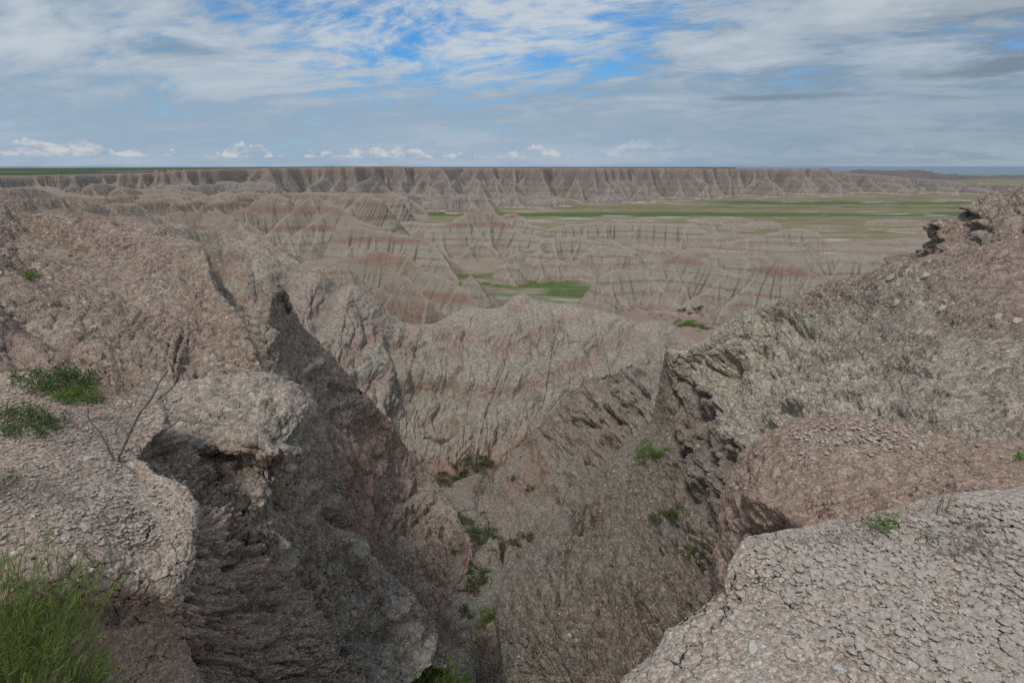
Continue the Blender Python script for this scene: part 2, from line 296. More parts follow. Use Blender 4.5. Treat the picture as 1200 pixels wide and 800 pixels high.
def prairie_mat():
    m, t, bs, out = new_mat('upland prairie grass'); p = pos(t)
    q = vmath(t, 'MULTIPLY', p, (0.0022, 0.0045, 0))
    n = noisen(t, q, 1.0, 6, 0.6); n2_ = noisen(t, q, 7.0, 5, 0.65)
    cc = mixc(t, mapr(t, n, 0.40, 0.60), (0.060, 0.075, 0.028, 1), (0.045, 0.085, 0.022, 1))
    cc = mixc(t, mapr(t, n2_, 0.58, 0.70), cc, (0.20, 0.17, 0.12, 1))
    t.links.new(cc, bs.inputs['Base Color']); return m
def valley_mat():
    m, t, bs, out = new_mat('valley floor grass and silt'); p = pos(t); x, y, z = zof(t, p)
    q = vmath(t, 'MULTIPLY', p, (0.0035, 0.011, 0))
    nl = noisen(t, q, 1.0, 5, 0.6, 0.5); nm = noisen(t, q, 5.0, 6, 0.65, 0.3); nf = noisen(t, vmath(t, 'MULTIPLY', p, (0.10, 0.22, 0)), 1.0, 6, 0.7)
    base = mixc(t, mapr(t, nm, 0.38, 0.62), (0.27, 0.23, 0.145, 1), (0.16, 0.155, 0.075, 1))
    base = mixc(t, mathn(t, 'MULTIPLY', mapr(t, x, -150, -140), mapr(t, y, 560, 470)), base, (0.33, 0.27, 0.225, 1))
    base = mixc(t, mathn(t, 'MULTIPLY', mapr(t, nf, 0.35, 0.65), .6), base, (0.21, 0.18, 0.105, 1))
    yw = mathn(t, 'ADD', y, mathn(t, 'MULTIPLY', mathn(t, 'SUBTRACT', nl, 0.5), 120.0))
    def strip(c0, hw):
        return mapr(t, mathn(t, 'ABSOLUTE', mathn(t, 'SUBTRACT', yw, c0)), hw, hw * 0.55)
    gr = mathn(t, 'MAXIMUM', strip(800, 42), mathn(t, 'MULTIPLY', strip(1060, 60), mapr(t, x, 250, 420)))
    gr = mathn(t, 'MAXIMUM', gr, mathn(t, 'MULTIPLY', strip(930, 20), mapr(t, nm, 0.42, 0.55)))
    gr = mathn(t, 'MAXIMUM', gr, mathn(t, 'MULTIPLY', mathn(t, 'MULTIPLY', mathn(t, 'MULTIPLY', mapr(t, y, 362, 348), mapr(t, y, 262, 272)), mapr(t, x, 55, 45)), mapr(t, nm, 0.38, 0.54, 0.1, 1.0)))
    gr = mathn(t, 'MULTIPLY', gr, mapr(t, nf, 0.25, 0.5, 0.35, 1.0))
    cc = mixc(t, mathn(t, 'MULTIPLY', mapr(t, y, 262, 255), 0.9), base, (0.27, 0.20, 0.165, 1))
    cc = mixc(t, gr, cc, mixc(t, mapr(t, nf, .35, .65), (0.055, 0.108, 0.024, 1), (0.12, 0.145, 0.045, 1)))
    sh = mathn(t, 'MULTIPLY', mapr(t, nl, 0.54, 0.60), mapr(t, nm, 0.50, 0.56))
    cc = mixc(t, sh, cc, (0.42, 0.37, 0.33, 1))
    cc = mixc(t, mapr(t, nf, 0.63, 0.70, 0.0, 0.8), cc, (0.38, 0.34, 0.29, 1))
    # bare pale wash where the floor rises against the hills
    cc = mixc(t, mapr(t, mathn(t, 'ADD', z, mathn(t, 'MULTIPLY', nf, 1.2)), -58.9, -58.2), cc, (0.40, 0.345, 0.30, 1))
    t.links.new(cc, bs.inputs['Base Color']); return m
M['prairie'] = prairie_mat(); M['valley'] = valley_mat()

# ----------------------------------------------------------------- mid and far country: one height function, split into landforms
rng = random.Random(11)
FLOOR = -60.0
uc = np.concatenate([np.linspace(-1.35, -0.90, 26)[:-1], np.linspace(-0.90, 0.90, 1080), np.linspace(0.90, 1.35, 26)[1:]])
yr = [58.0]
while yr[-1] < 900: yr.append(yr[-1] * (1.0038 if yr[-1] < 120 else 1.0024))
while yr[-1] < 1700: yr.append(yr[-1] + 2.0)
yr = np.array(yr)
U, Y = np.meshgrid(uc, yr); X = U * Y
Hh = np.full(X.shape, -500.0); ID = np.zeros(X.shape, np.int32)
CR = np.zeros(X.shape, np.float32)   # how near a crest line, for the pale dried caps
RL = np.zeros(X.shape, np.float32)   # rill darkening: damp silt and painted shade together
landforms = {}      # id -> (name, material)
wx = pnoise(X / 38, Y / 38, 0 * X + 3.3) * 5 + pnoise(X / 11, Y / 11, 0 * X + 1.3) * 1.6
wy = pnoise(X / 38, Y / 38, 0 * X + 9.3) * 5 + pnoise(X / 11, Y / 11, 0 * X + 7.3) * 1.6
def seg(A, B, k, idn, rill=2.2, ramp_=0.18, warp=1.0, floor=FLOOR):
    zmax = max(A[2], B[2]); R = (zmax - floor) / k * 1.15 + 3
    x0, x1 = min(A[0], B[0]) - R, max(A[0], B[0]) + R; y0, y1 = max(50, min(A[1], B[1]) - R), max(A[1], B[1]) + R
    r0, r1 = np.searchsorted(yr, [y0, y1])
    if r1 <= r0: return
    us = [x0 / y0, x0 / y1, x1 / y0, x1 / y1]
    c0, c1 = np.searchsorted(uc, [min(us), max(us)])
    if c1 <= c0: return
    S = (slice(r0, r1), slice(c0, c1))
    sc_ = min(1.0, (zmax - floor) / 30.0) * warp
    x = X[S] + wx[S] * sc_; y = Y[S] + wy[S] * sc_
    dx, dy = B[0] - A[0], B[1] - A[1]; L2 = dx * dx + dy * dy + 1e-6; L = math.sqrt(L2)
    t = ((x - A[0]) * dx + (y - A[1]) * dy) / L2
    tc_ = np.clip(t, 0, 1)
    ex = x - A[0] - tc_ * dx; ey = y - A[1] - tc_ * dy
    d = np.sqrt(ex * ex + ey * ey)
    # rills run down the fall line: they depend on the place along the crest (and the bearing round its ends)
    a = t * L + np.where((t < 0) | (t > 1), np.arctan2(ey, ex) * 6, 0)
    ph = a / rill + (A[0] * 0.37 + A[1] * 0.11)
    i = np.floor(ph); f = ph - i
    hsh = np.modf(np.abs(np.sin(i * 12.9898 + A[0]) * 43758.5453))[0]
    notch = np.abs(f - 0.35 - 0.3 * hsh) * 2
    notch = np.clip(1 - notch, 0, 1) ** 2 * (0.4 + 0.9 * hsh)
    dd = d + ramp_ * rill * notch * np.minimum(1, d / (rill * 1.5))
    h = A[2] + (B[2] - A[2]) * tc_ - k * dd
    m_ = h > Hh[S]
    Hh[S][m_] = h[m_]; ID[S][m_] = idn
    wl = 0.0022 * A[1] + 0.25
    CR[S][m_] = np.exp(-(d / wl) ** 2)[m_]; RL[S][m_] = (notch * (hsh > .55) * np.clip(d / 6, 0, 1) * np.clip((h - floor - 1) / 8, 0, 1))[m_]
def spur(P0, ang, ks, k, length, idn, rill, level, floor=FLOOR):
    d = np.array([math.cos(ang), math.sin(ang)])
    n = 3; p = np.array(P0, float)
    for q in range(n):
        a2 = ang + rng.uniform(-0.22, 0.22); l = length / n
        e = np.array([p[0] + math.cos(a2) * l, p[1] + math.sin(a2) * l, p[2] - ks * l * (1.25 - 0.25 * q) * rng.uniform(0.75, 1.2)])
        seg(p, e, k, idn, rill, floor=floor)
        if level > 0 and e[2] > floor + 3:
            for s_ in (-1, 1):
                if rng.random() < 0.8:
                    spur(p + (e - p) * rng.uniform(.3, 1), a2 + s_ * rng.uniform(0.55, 0.95), ks * 1.25, k, (e[2] - floor) / (ks * 1.25) * rng.uniform(.4, .8), idn, rill, level - 1, floor)
        p = e
        if p[2] < floor - 2: break
def ridge(idn, name, mat, pts, k=0.95, ks=0.62, sp=16, rill=2.4, level=1, floor=FLOOR, label=None, wob=0.5, both=True):
    landforms[idn] = (name, mat, label)
    if name != 'mound': k *= 1.38; sp *= .80
    P = np.array([W(a, b, c_) for a, b, c_ in pts])
    for i in range(len(P) - 1):
        seg(P[i], P[i + 1], k, idn, rill, warp=0.0 if i < 0 else 0.25, floor=floor)
    s = 0.0; nxt = sp * rng.uniform(.2, .8)
    for i in range(len(P) - 1):
        L = np.hypot(*(P[i + 1] - P[i])[:2]); dirn = math.atan2(*(P[i + 1] - P[i])[[1, 0]])
        while nxt < s + L:
            q = P[i] + (P[i + 1] - P[i]) * (nxt - s) / L
            for sg in ((-1, 1) if both else (-1,)):
                ang = dirn + sg * (math.pi / 2 + rng.uniform(-.35, .35))
                hgt = q[2] - floor
                if hgt < 2: continue
                ln = hgt / ks * rng.uniform(.75, 1.1)
                q2 = q.copy(); q2[2] -= 0.03 * hgt
                spur(q2, ang, ks, k, ln, idn, rill, level, floor)
            nxt += sp * rng.uniform(.55, 1.5)
        s += L
R_ = ridge
nid = [10]
def NI():
    nid[0] += 1; return nid[0]
# near-middle ridges behind the banded wall
R_(NI(), 'ridge', 'wall', [(280, 262, 100), (330, 285, 92), (362, 311, 88), (385, 309, 88), (415, 312, 89), (430, 322, 90), (445, 346, 92), (462, 372, 95), (480, 392, 98)], k=1.25, ks=0.9, sp=12, rill=1.4, floor=-45, label='brown rounded ridge dropping to the right behind the big banded wall')
R_(NI(), 'ridge', 'butte', [(435, 338, 125), (450, 330, 124), (467, 323, 122), (480, 325, 120), (495, 341, 118), (510, 356, 117), (528, 376, 115)], k=1.15, ks=0.8, sp=11, rill=1.5, floor=-50, label='pinkish pointed ridge just above the middle of the banded wall')
R_(NI(), 'ridge', 'butte', [(340, 310, 215), (370, 304, 212), (400, 301, 210), (425, 298, 208), (442, 291, 205), (457, 295, 205), (475, 297, 203), (485, 306, 200), (502, 317, 195), (522, 322, 190), (545, 336, 183), (560, 352, 178)], k=1.0, ks=0.66, sp=15, rill=1.9, label='pale banded ridge with a pointed top left of the grassy hollow')
R_(NI(), 'butte', 'butte', [(528, 345, 232), (540, 332, 232), (550, 321, 232), (558, 328, 230), (568, 343, 228)], k=1.25, ks=0.9, sp=14, rill=1.6, label='small grey pyramid butte at the left edge of the grassy hollow')
# the long banded ridge on the right
R_(NI(), 'ridge', 'butte', [(690, 338, 262), (705, 320, 262), (720, 316, 263), (745, 315, 265), (770, 308, 268), (785, 300, 270), (800, 291, 272), (812, 299, 268), (825, 307, 264), (842, 312, 258), (862, 319, 250), (882, 317, 245), (900, 306, 240), (915, 297, 238), (928, 303, 236), (945, 314, 232), (962, 322, 228), (985, 332, 222)], k=0.98, ks=0.64, sp=17, rill=2.2, label='long grey and red banded ridge with dark shrubs along its foot')
R_(NI(), 'ridge', 'butte', [(822, 306, 300), (835, 297, 300), (850, 302, 300), (870, 297, 298), (880, 304, 296)], k=1.1, ks=0.8, sp=12, label='pair of yellowish knobs behind the long banded ridge')
R_(NI(), 'ridge', 'butte', [(905, 322, 270), (935, 310, 280), (960, 298, 290), (985, 299, 290), (1010, 300, 285), (1022, 313, 280), (1060, 312, 275), (1110, 305, 270)], k=0.95, label='low grey ridge behind the right slope')
# centre buttes
R_(NI(), 'butte', 'butte', [(312, 276, 400), (325, 262, 405), (345, 244, 415), (358, 233, 425), (367, 229, 430), (374, 228, 430), (379, 234, 428), (395, 240, 420), (407, 250, 412), (425, 260, 405), (450, 266, 395)], k=0.98, ks=0.64, sp=22, rill=3.0, label='tall red capped butte with pale banded spurs left of centre')
R_(NI(), 'ridge', 'butte', [(395, 262, 350), (420, 265, 348), (450, 270, 345), (480, 275, 342), (505, 281, 338), (512, 290, 332), (524, 308, 325), (538, 330, 315)], k=1.05, ks=0.7, sp=20, rill=2.6, label='long striped ridge below the tall butte')
R_(NI(), 'butte', 'butte', [(500, 270, 430), (520, 264, 430), (535, 255, 432), (548, 248, 436), (560, 246, 438), (578, 248, 438), (590, 254, 434), (597, 264, 428), (612, 272, 420), (640, 278, 410)], k=0.9, ks=0.6, sp=24, rill=3.0, label='broad dome shaped banded butte in the centre of the valley')
R_(NI(), 'butte', 'butte', [(575, 256, 520), (590, 250, 520), (603, 249, 520), (613, 253, 515), (622, 262, 505), (640, 266, 500)], k=1.0, label='small red topped butte behind the dome shaped butte')
R_(NI(), 'ridge', 'butte', [(592, 302, 352), (610, 294, 358), (625, 288, 362), (640, 278, 370), (660, 277, 372), (682, 276, 372), (695, 281, 368), (705, 279, 362), (718, 279, 358), (732, 287, 352), (745, 292, 350)], k=0.95, ks=0.6, sp=20, rill=2.6, label='pale ridge with a reddish notch right of the grassy hollow')
R_(NI(), 'butte', 'butte', [(618, 300, 335), (632, 292, 336), (650, 300, 333), (675, 312, 328), (700, 324, 320)], k=1.0, ks=0.66, sp=16, label='grey cone with pink base rising above the grassy hollow')
R_(NI(), 'butte', 'butte', [(585, 312, 318), (597, 305, 320), (606, 312, 318)], k=0.95, ks=0.6, sp=16, label='lower left cone beside the grassy hollow')
R_(NI(), 'butte', 'butte', [(690, 296, 345), (705, 285, 348), (722, 290, 345), (738, 292, 340), (752, 312, 332)], k=1.0, ks=0.66, sp=16, label='flat topped pale butte between the centre ridges')
R_(NI(), 'ridge', 'butte', [(742, 286, 400), (757, 282, 400), (772, 296, 392)], k=1.0, label='small pink shoulder behind the pale buttes')
R_(NI(), 'ridge', 'butte', [(640, 268, 470), (665, 262, 475), (688, 261, 478), (705, 256, 482), (725, 260, 480), (760, 261, 476), (800, 261, 470), (816, 262, 465), (830, 272, 455), (842, 284, 445)], k=1.0, ks=0.75, sp=34, rill=3.0, label='long flat topped grey ridge in front of the green plain')
R_(NI(), 'butte', 'butte', [(815, 260, 540), (832, 253, 540), (846, 259, 532), (860, 270, 520), (872, 282, 505)], k=1.0, ks=.75, sp=26, label='grey pointed butte at the end of the flat topped ridge')
R_(NI(), 'ridge', 'butte', [(850, 284, 440), (875, 279, 440), (900, 273, 442), (920, 268, 444), (938, 266, 444), (958, 271, 440), (968, 280, 434), (985, 290, 425)], k=0.95, ks=.75, sp=34, rill=3.0, label='smooth grey hill with a flat top right of the grey pointed butte')
for pts, lb in (([(985, 288, 430), (1010, 291, 425), (1045, 291, 420), (1090, 288, 415)], 'low pink and grey ground right of the smooth grey hill'),
                ([(870, 262, 620), (890, 258, 620), (905, 258, 615), (915, 263, 610)], 'small pink hummock left of the smooth grey hill'),
                ([(848, 262, 600), (868, 260, 600), (880, 265, 590)], 'dark red hummock beside the pointed butte'),
                ([(820, 242, 1010), (845, 239, 1020), (870, 239, 1020), (880, 242, 1010)], 'flat pale mound out on the green plain'),
                ([(885, 243, 1000), (897, 238.5, 1010), (912, 243, 1000)], 'pointed pale mound beside the flat mound on the green plain'),
                ([(950, 248, 860), (980, 246.5, 870), (995, 249, 860)], 'thin white mound on the plain'),
                ([(1040, 264, 640), (1060, 262, 645), (1085, 265, 640)], 'dark grey dome on the plain nearer the outcrop'),
                ([(1075, 263, 650), (1090, 261, 655), (1110, 265, 650), (1140, 268, 640)], 'grey dome touching the right outcrop'),
                ([(1030, 281, 470), (1070, 277, 475), (1110, 274, 480), (1150, 275, 480)], 'low silty rise below the outcrop'),
                ([(430, 252, 700), (445, 250, 700), (470, 249, 710), (500, 252, 700)], 'low pink mound left of the dome butte'),
                ([(462, 262, 560), (480, 259, 565), (510, 262, 560)], 'pale low mound beside the striped ridge')):
    R_(NI(), 'mound', 'butte', pts, k=0.6, ks=0.4, sp=18, rill=2.5, level=0, label=lb)
for q in range(52):
    px = rng.uniform(560, 1160); yb = rng.uniform(300, 560) if q < 34 else rng.uniform(560, 700)
    if 560 < px < 700 and yb < 400: continue
    if px < 700 and yb > 560: continue
    hz = FLOOR + rng.uniform(3, 9.5) * (1.2 if yb < 450 else .6); py = float(pyof(yb, hz)); wd = rng.uniform(14, 42)
    R_(NI(), 'mound', 'butte', [(px - wd, py + 2, yb + rng.uniform(-12, 12)), (px - wd * .3, py - rng.uniform(0, 1.5), yb), (px + wd * .4, py + .3, yb + rng.uniform(-6, 6)), (px + wd, py + 2.5, yb + rng.uniform(-12, 12))], k=.8, ks=.5, sp=13, rill=2.2, level=0, label='low banded rise between the larger ridges')
# crowded ridges left of centre
rl = random.Random(5)
for yb in (330, 400, 470, 550, 640, 740, 840, 930):
    px = -150 + rl.uniform(0, 60)
    lim = {330: 300, 400: 300, 470: 350, 550: 400, 640: 430, 740: 470, 840: 560, 930: 640}[yb]
    while px < lim:
        wd = rl.uniform(35, 75) * (420 / yb) ** 0.5
        pyt = {330: 258, 400: 245, 470: 236, 550: 229, 640: 223, 740: 218, 840: 216, 930: 214}[yb] + rl.uniform(-5, 7)
        if yb >= 740 and px > 300: pyt = rl.uniform(224, 232)
        yy = yb + rl.uniform(-30, 30)
        pts = []; nn = 5; tilt = rl.uniform(-60, 60)
        for q in range(nn):
            f = q / (nn - 1)
            pts.append((px + wd * f, pyt + (abs(f - rl.uniform(.35, .65)) * 2) ** 1.5 * rl.uniform(5, 14) * 350 / yb, yy + tilt * (f - .5)))
        R_(NI(), 'ridge', 'butte' if yb < 800 else 'mesa', pts, k=1.0, ks=0.62, sp=18 + yb * .02, rill=2.4 + yb * .002, level=1, label='small banded ridge among the crowded badlands at left')
        px += wd * rl.uniform(0.75, 1.15)
# olive ridge behind the left hillside
R_(NI(), 'ridge', 'wall', [(-140, 212, 62), (-60, 214, 66), (0, 217, 70), (20, 218, 72), (40, 222, 74), (60, 228, 76), (76, 233, 78), (100, 236, 82), (130, 238, 86), (160, 240, 90), (186, 247, 92), (200, 256, 92), (222, 264, 90), (245, 276, 88)], k=0.9, ks=0.62, sp=9, rill=1.3, level=1, floor=-40, label='olive grey ridge behind the left hillside')
R_(NI(), 'ridge', 'wall', [(150, 262, 66), (215, 262, 70), (232, 266, 72), (262, 269, 74), (280, 272, 74), (290, 279, 74), (305, 279, 73), (318, 290, 72), (330, 304, 70), (350, 330, 66)], k=1.2, ks=.85, sp=8, rill=1.0, floor=-35, label='tan ledgy ridge with thin stone layers')
# mesa wall
MI = 5; landforms[MI] = ('mesa', 'mesa', 'long fluted mesa wall closing the valley')
top = [(-420, 213, 760), (-200, 211, 800), (0, 207.5, 860), (60, 206, 880), (130, 204, 960), (200, 201.5, 1040), (260, 199, 1120), (300, 198, 1180), (370, 196, 1160), (465, 195, 1180), (480, 197, 1250), (560, 197.3, 1190), (640, 197.3, 1200), (700, 197.3, 1230), (760, 197.5, 1330), (820, 197.7, 1330), (880, 198.3, 1400), (950, 198.3, 1480), (966, 197, 1480), (975, 196, 1480), (990, 199, 1470), (1010, 203, 1470), (1060, 208, 1460), (1110, 211, 1450), (1160, 214, 1440), (1230, 217, 1430), (1400, 222, 1400)]
TP = np.array([W(*q) for q in top])
rm = random.Random(9)
edge = []   # wiggly, fluted edge
tip = []
cnt = 0
for i in range(len(TP) - 1):
    n = max(2, int(np.hypot(*(TP[i + 1] - TP[i])[:2]) / 11))
    for q in range(n):
        e = (TP[i] + (TP[i + 1] - TP[i]) * (q + rm.uniform(-.25, .25)) / n).copy()
        e[1] += pnoise(e[0] / 75, 0.5, 2.2) * 130 + pnoise(e[0] / 28, 0.5, 7.2) * 45 + (rm.uniform(2, 10) if cnt % 2 else -rm.uniform(2, 10))
        edge.append(e); tip.append(cnt % 2 == 0); cnt += 1
edge = np.array(edge)
for i in range(len(edge) - 1):
    seg(edge[i], edge[i + 1], 2.6, MI, 4.0, 0.3, warp=0.15)
    if tip[i]:
        A = edge[i]; hgt = A[2] - FLOOR
        q = A.copy(); big = rm.random()
        q[2] -= hgt * (.02 if big > .55 else rm.uniform(.04, .22))
        ks_ = 0.62 if big > .75 else rm.uniform(.72, 1.25)
        spur(q, -math.pi / 2 + rm.uniform(-.8, .8), ks_, 1.45, hgt / ks_ * 1.05, MI, 4.0, 1 if big > .35 else 0)
for i in range(4, len(edge) - 4):
    if rm.random() < .42:
        A = edge[i].copy(); A[1] -= rm.uniform(45, 120); A[0] += rm.uniform(-12, 12); H_ = A[2] - FLOOR; A[2] = FLOOR + H_ * rm.uniform(.22, .55)
        for q_ in range(3):
            spur(A, -math.pi / 2 + (q_ - 1) * rm.uniform(.7, 1.2) + rm.uniform(-.2, .2), rm.uniform(.62, .85), 1.25, (A[2] - FLOOR) / .6, MI, 3.5, 0)
        seg(A, edge[i] - np.array([0, 12, H_ * .35]), 1.25, MI, 3.5, .2)
order = np.argsort(edge[:, 0] / edge[:, 1])
ue = (edge[:, 0] / edge[:, 1])[order]; ye = edge[:, 1][order]; ze = edge[:, 2][order]
yE = np.interp(U, ue, ye); zE = np.interp(U, ue, ze)
ztop = zE - np.clip((U - .45) / .1, 0, 1) * 0.10 * (Y - yE)
hp = np.where(Y > yE, ztop + 0.2, -500)
m_ = hp > Hh; Hh[m_] = hp[m_]; ID[m_] = MI
# far low apron hills at the foot of the mesa
for q in range(46):
    px = rm.uniform(330, 1180); yb = float(np.interp(W(px, 235, 1000)[0] / 1000, ue, ye)) - rm.uniform(70, 190)
    p0 = W(px, 0, yb); hz = FLOOR + rm.uniform(5, 17) * (1 if px < 700 else .6)
    x0 = (px - 600) / F / 1.04 * yb
    A = np.array([x0, yb, hz]); 
    seg(A, A + np.array([rm.uniform(10, 30), rm.uniform(-15, 15), -rm.uniform(0, 4)]), .62, MI, 4, .2)
    spur(A, -math.pi / 2 + rm.uniform(-.8, .8), .4, .62, (hz - FLOOR) / .4, MI, 4, 0)
# valley floor
P3 = np.stack([X, Y, 0 * X], -1)
Fl = FLOOR + fbm(P3, 120, 4, 0.5) * 0.7
d_ = np.abs(Hh - Fl)
onfloor = Hh < Fl
Hf = np.maximum(Hh, Fl) + 0.5 * np.exp(-d_ / 0.9)
ID[onfloor] = 1
landforms[1] = ('valley_floor', 'valley', None)
hill = ~onfloor
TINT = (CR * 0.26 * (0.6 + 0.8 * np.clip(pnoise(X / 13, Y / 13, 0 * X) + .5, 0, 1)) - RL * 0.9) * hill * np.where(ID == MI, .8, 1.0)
Hf_ = None
rough_ = (fbm(P3, 9, 3, 0.5, off=3) * 0.55 - np.clip(fbm(P3, 7, 3, 0.55, ridged=True, off=13) - .15, 0, 1) * 1.1) * np.minimum(1, np.maximum(0, (Hh - Fl) / 6)) * (ID != MI)
P3[..., 2] = Hf
Hf = Hf + rough_ + fbm(P3, 24, 3, .5, ridged=True, off=1) * 1.0 * (ID == MI) * np.minimum(1, np.maximum(0, (Hh - Fl) / 12)) * (hp < -400)
# hard thin layers stand slightly proud: terrace the slopes a little
tz = Hf / 2.3 + pnoise(X / 40, Y / 40, Hf / 6) * 1.2
Hf = Hf + hill * 0.11 * np.sin(tz * 2 * math.pi) * np.minimum(1, np.maximum(0, (Hh - Fl) / 4)) * (hp < -400)
P3[..., 2] = Hf
GF = grid_faces(*X.shape); fid = ID[:-1, :-1].reshape(-1)
PV = P3.reshape(-1, 3)
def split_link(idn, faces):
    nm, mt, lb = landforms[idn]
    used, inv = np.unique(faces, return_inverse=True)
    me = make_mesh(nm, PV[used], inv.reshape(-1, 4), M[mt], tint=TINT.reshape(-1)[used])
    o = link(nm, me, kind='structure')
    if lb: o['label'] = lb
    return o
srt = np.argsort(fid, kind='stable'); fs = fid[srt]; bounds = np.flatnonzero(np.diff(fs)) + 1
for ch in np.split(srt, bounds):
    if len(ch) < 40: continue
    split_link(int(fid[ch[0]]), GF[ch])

# wide ground beyond and around: lowland plain, upland prairie, following the curve of the earth
def sheet(name, xs, ys, zf, mat, label=None):
    Xs, Ys = np.meshgrid(xs, ys); Zs = zf(Xs, Ys) - (Xs ** 2 + Ys ** 2) / (2 * 6.37e6)
    me = make_mesh(name, np.stack([Xs, Ys, Zs], -1), grid_faces(*Xs.shape), mat)
    o = link(name, me, kind='structure'); return o
gx_ = np.concatenate([-np.geomspace(60000, 60, 40), [0], np.geomspace(60, 60000, 40)])
gy_ = np.concatenate([[-3000, -800, -200, 20], np.geomspace(60, 60000, 70)])
sheet('plain', gx_, gy_, lambda x, y: np.where(y > 1900, -66.0, -64.0) - np.clip((x / np.maximum(y, 1) - .30) / .15, 0, 1) * np.maximum(0, y - 3500) * .0075, M['valley'])
# upland prairie from the mesa rim to the horizon
ucp = np.linspace(-1.35, 0.36, 240); yE2 = np.interp(ucp, ue, ye); zE2 = np.interp(ucp, ue, ze)
rows = []
for f in np.concatenate([[0.0], np.geomspace(6, 26000, 40)]):
    yy = np.maximum(yE2, 900) + 70 + f; und = pnoise(ucp * yy / 400, yy / 500, 0 * yy) * np.minimum(3.0, f / 150)
    zfar = zE2 + 0.3 + (np.minimum(zE2, -3) * 0.3 - 3 - zE2) * np.minimum(1, f / 5000)
    rows.append(np.stack([ucp * yy, yy, np.where(ucp > 0.45, zE2 + .3 - (ucp - .45) * np.minimum(f, 400) * .8, zfar) + und - (yy ** 2) * (1 + ucp ** 2) / (2 * 6.37e6)], -1))
Vp = np.array(rows); link('prairie', make_mesh('prairie', Vp, grid_faces(*Vp.shape[:2]), M['prairie']), kind='structure')
# far ragged ridge at right
fr = [(900, 206, 3300), (960, 203, 3300), (1000, 200, 3300), (1010, 198.6, 3300), (1022, 199.6, 3300), (1045, 200.2, 3300), (1070, 199.2, 3300), (1082, 199.6, 3300), (1092, 201.5, 3350), (1104, 204.5, 3400), (1113, 203.6, 3400), (1121, 204, 3400), (1126, 206, 3450), (1150, 206.5, 3900), (1175, 205.5, 3900), (1200, 205.8, 3900), (1300, 208, 3900)]
fp = np.array([[a, b, c_] for a, b, c_ in fr]); pxs = np.linspace(900, 1300, 500)
fy = np.interp(pxs, fp[:, 0], fp[:, 1]) + pnoise(pxs / 7, 0 * pxs, 0 * pxs + .5) * .7 + pnoise(pxs / 2.5, 0 * pxs, 0 * pxs + 4.5) * .5; fd = np.interp(pxs, fp[:, 0], fp[:, 2])
cr_ = W(pxs, fy, fd); rr = []
for f in (-1.0, -.5, -.2, 0, .1, .25, .45, .7, 1.0, 1.3):
    q = cr_.copy(); q[:, 1] -= f * 260 * (1 + .35 * pnoise(pxs / 6, 0 * pxs + f, 0 * pxs)); q[:, 0] *= q[:, 1] / cr_[:, 1]; q[:, 2] = cr_[:, 2] - abs(f) ** .8 * (cr_[:, 2] + 74); rr.append(q)
Vr = np.array(rr); link('far_ridge', make_mesh('far_ridge', Vr, grid_faces(*Vr.shape[:2]), M['far']), kind='structure', label='dark ragged ridge on the right horizon')

hz_m = bpy.data.materials.new('thin air haze'); hz_m.use_nodes = True; ht = hz_m.node_tree; ht.nodes.clear()
ho = ht.nodes.new('ShaderNodeOutputMaterial'); hv = ht.nodes.new('ShaderNodeVolumePrincipled')
hv.inputs['Density'].default_value = 2.6e-5; hv.inputs['Color'].default_value = (0.62, 0.76, 0.95, 1); hv.inputs['Anisotropy'].default_value = 0.2
ht.links.new(hv.outputs[0], ho.inputs['Volume'])
def box_mesh(name, lo, hi, mat):
    V = np.array([(x, y, z) for x in (lo[0], hi[0]) for y in (lo[1], hi[1]) for z in (lo[2], hi[2])], float)
    Fb = np.array([(0, 1, 3, 2), (4, 6, 7, 5), (0, 4, 5, 1), (2, 3, 7, 6), (0, 2, 6, 4), (1, 5, 7, 3)])
    return make_mesh(name, V, Fb, mat, smooth=False)
link('haze', box_mesh('haze', (-62000, -3500, -1300), (62000, 62000, 6), hz_m), kind='stuff', label='thin blue haze over the far country')
# ----------------------------------------------------------------- near landforms: lofted control grids
def interp_ctrl(C, per):
    """C (N, ...) control values; per = samples for each interval; smooth curve through the controls"""
    N = C.shape[0]; d = np.diff(C, axis=0); m = np.zeros_like(C)
    m[0] = d[0]; m[-1] = d[-1]
    cr = 0.5 * (d[:-1] + d[1:]); hm = np.where(d[:-1] * d[1:] > 0, 2 * d[:-1] * d[1:] / (d[:-1] + d[1:] + 1e-12), 0)
    m[1:-1] = 0.5 * cr + 0.5 * hm
    out = []; prm = []
    for i in range(N - 1):
        t = np.linspace(0, 1, per[i], endpoint=(i == N - 2))
        prm.append(i + t)
        t = t.reshape(-1, *([1] * (C.ndim - 1)))
        out.append((2 * t ** 3 - 3 * t ** 2 + 1) * C[i] + (t ** 3 - 2 * t ** 2 + t) * m[i] + (-2 * t ** 3 + 3 * t ** 2) * C[i + 1] + (t ** 3 - t ** 2) * m[i + 1])
    return np.concatenate(out), np.concatenate(prm)
SURF = []     # near surfaces, to stand plants and stones on
def H(px, y, z):           # control point given by column, distance and height
    return (px, float(pyof(y, z)), y)
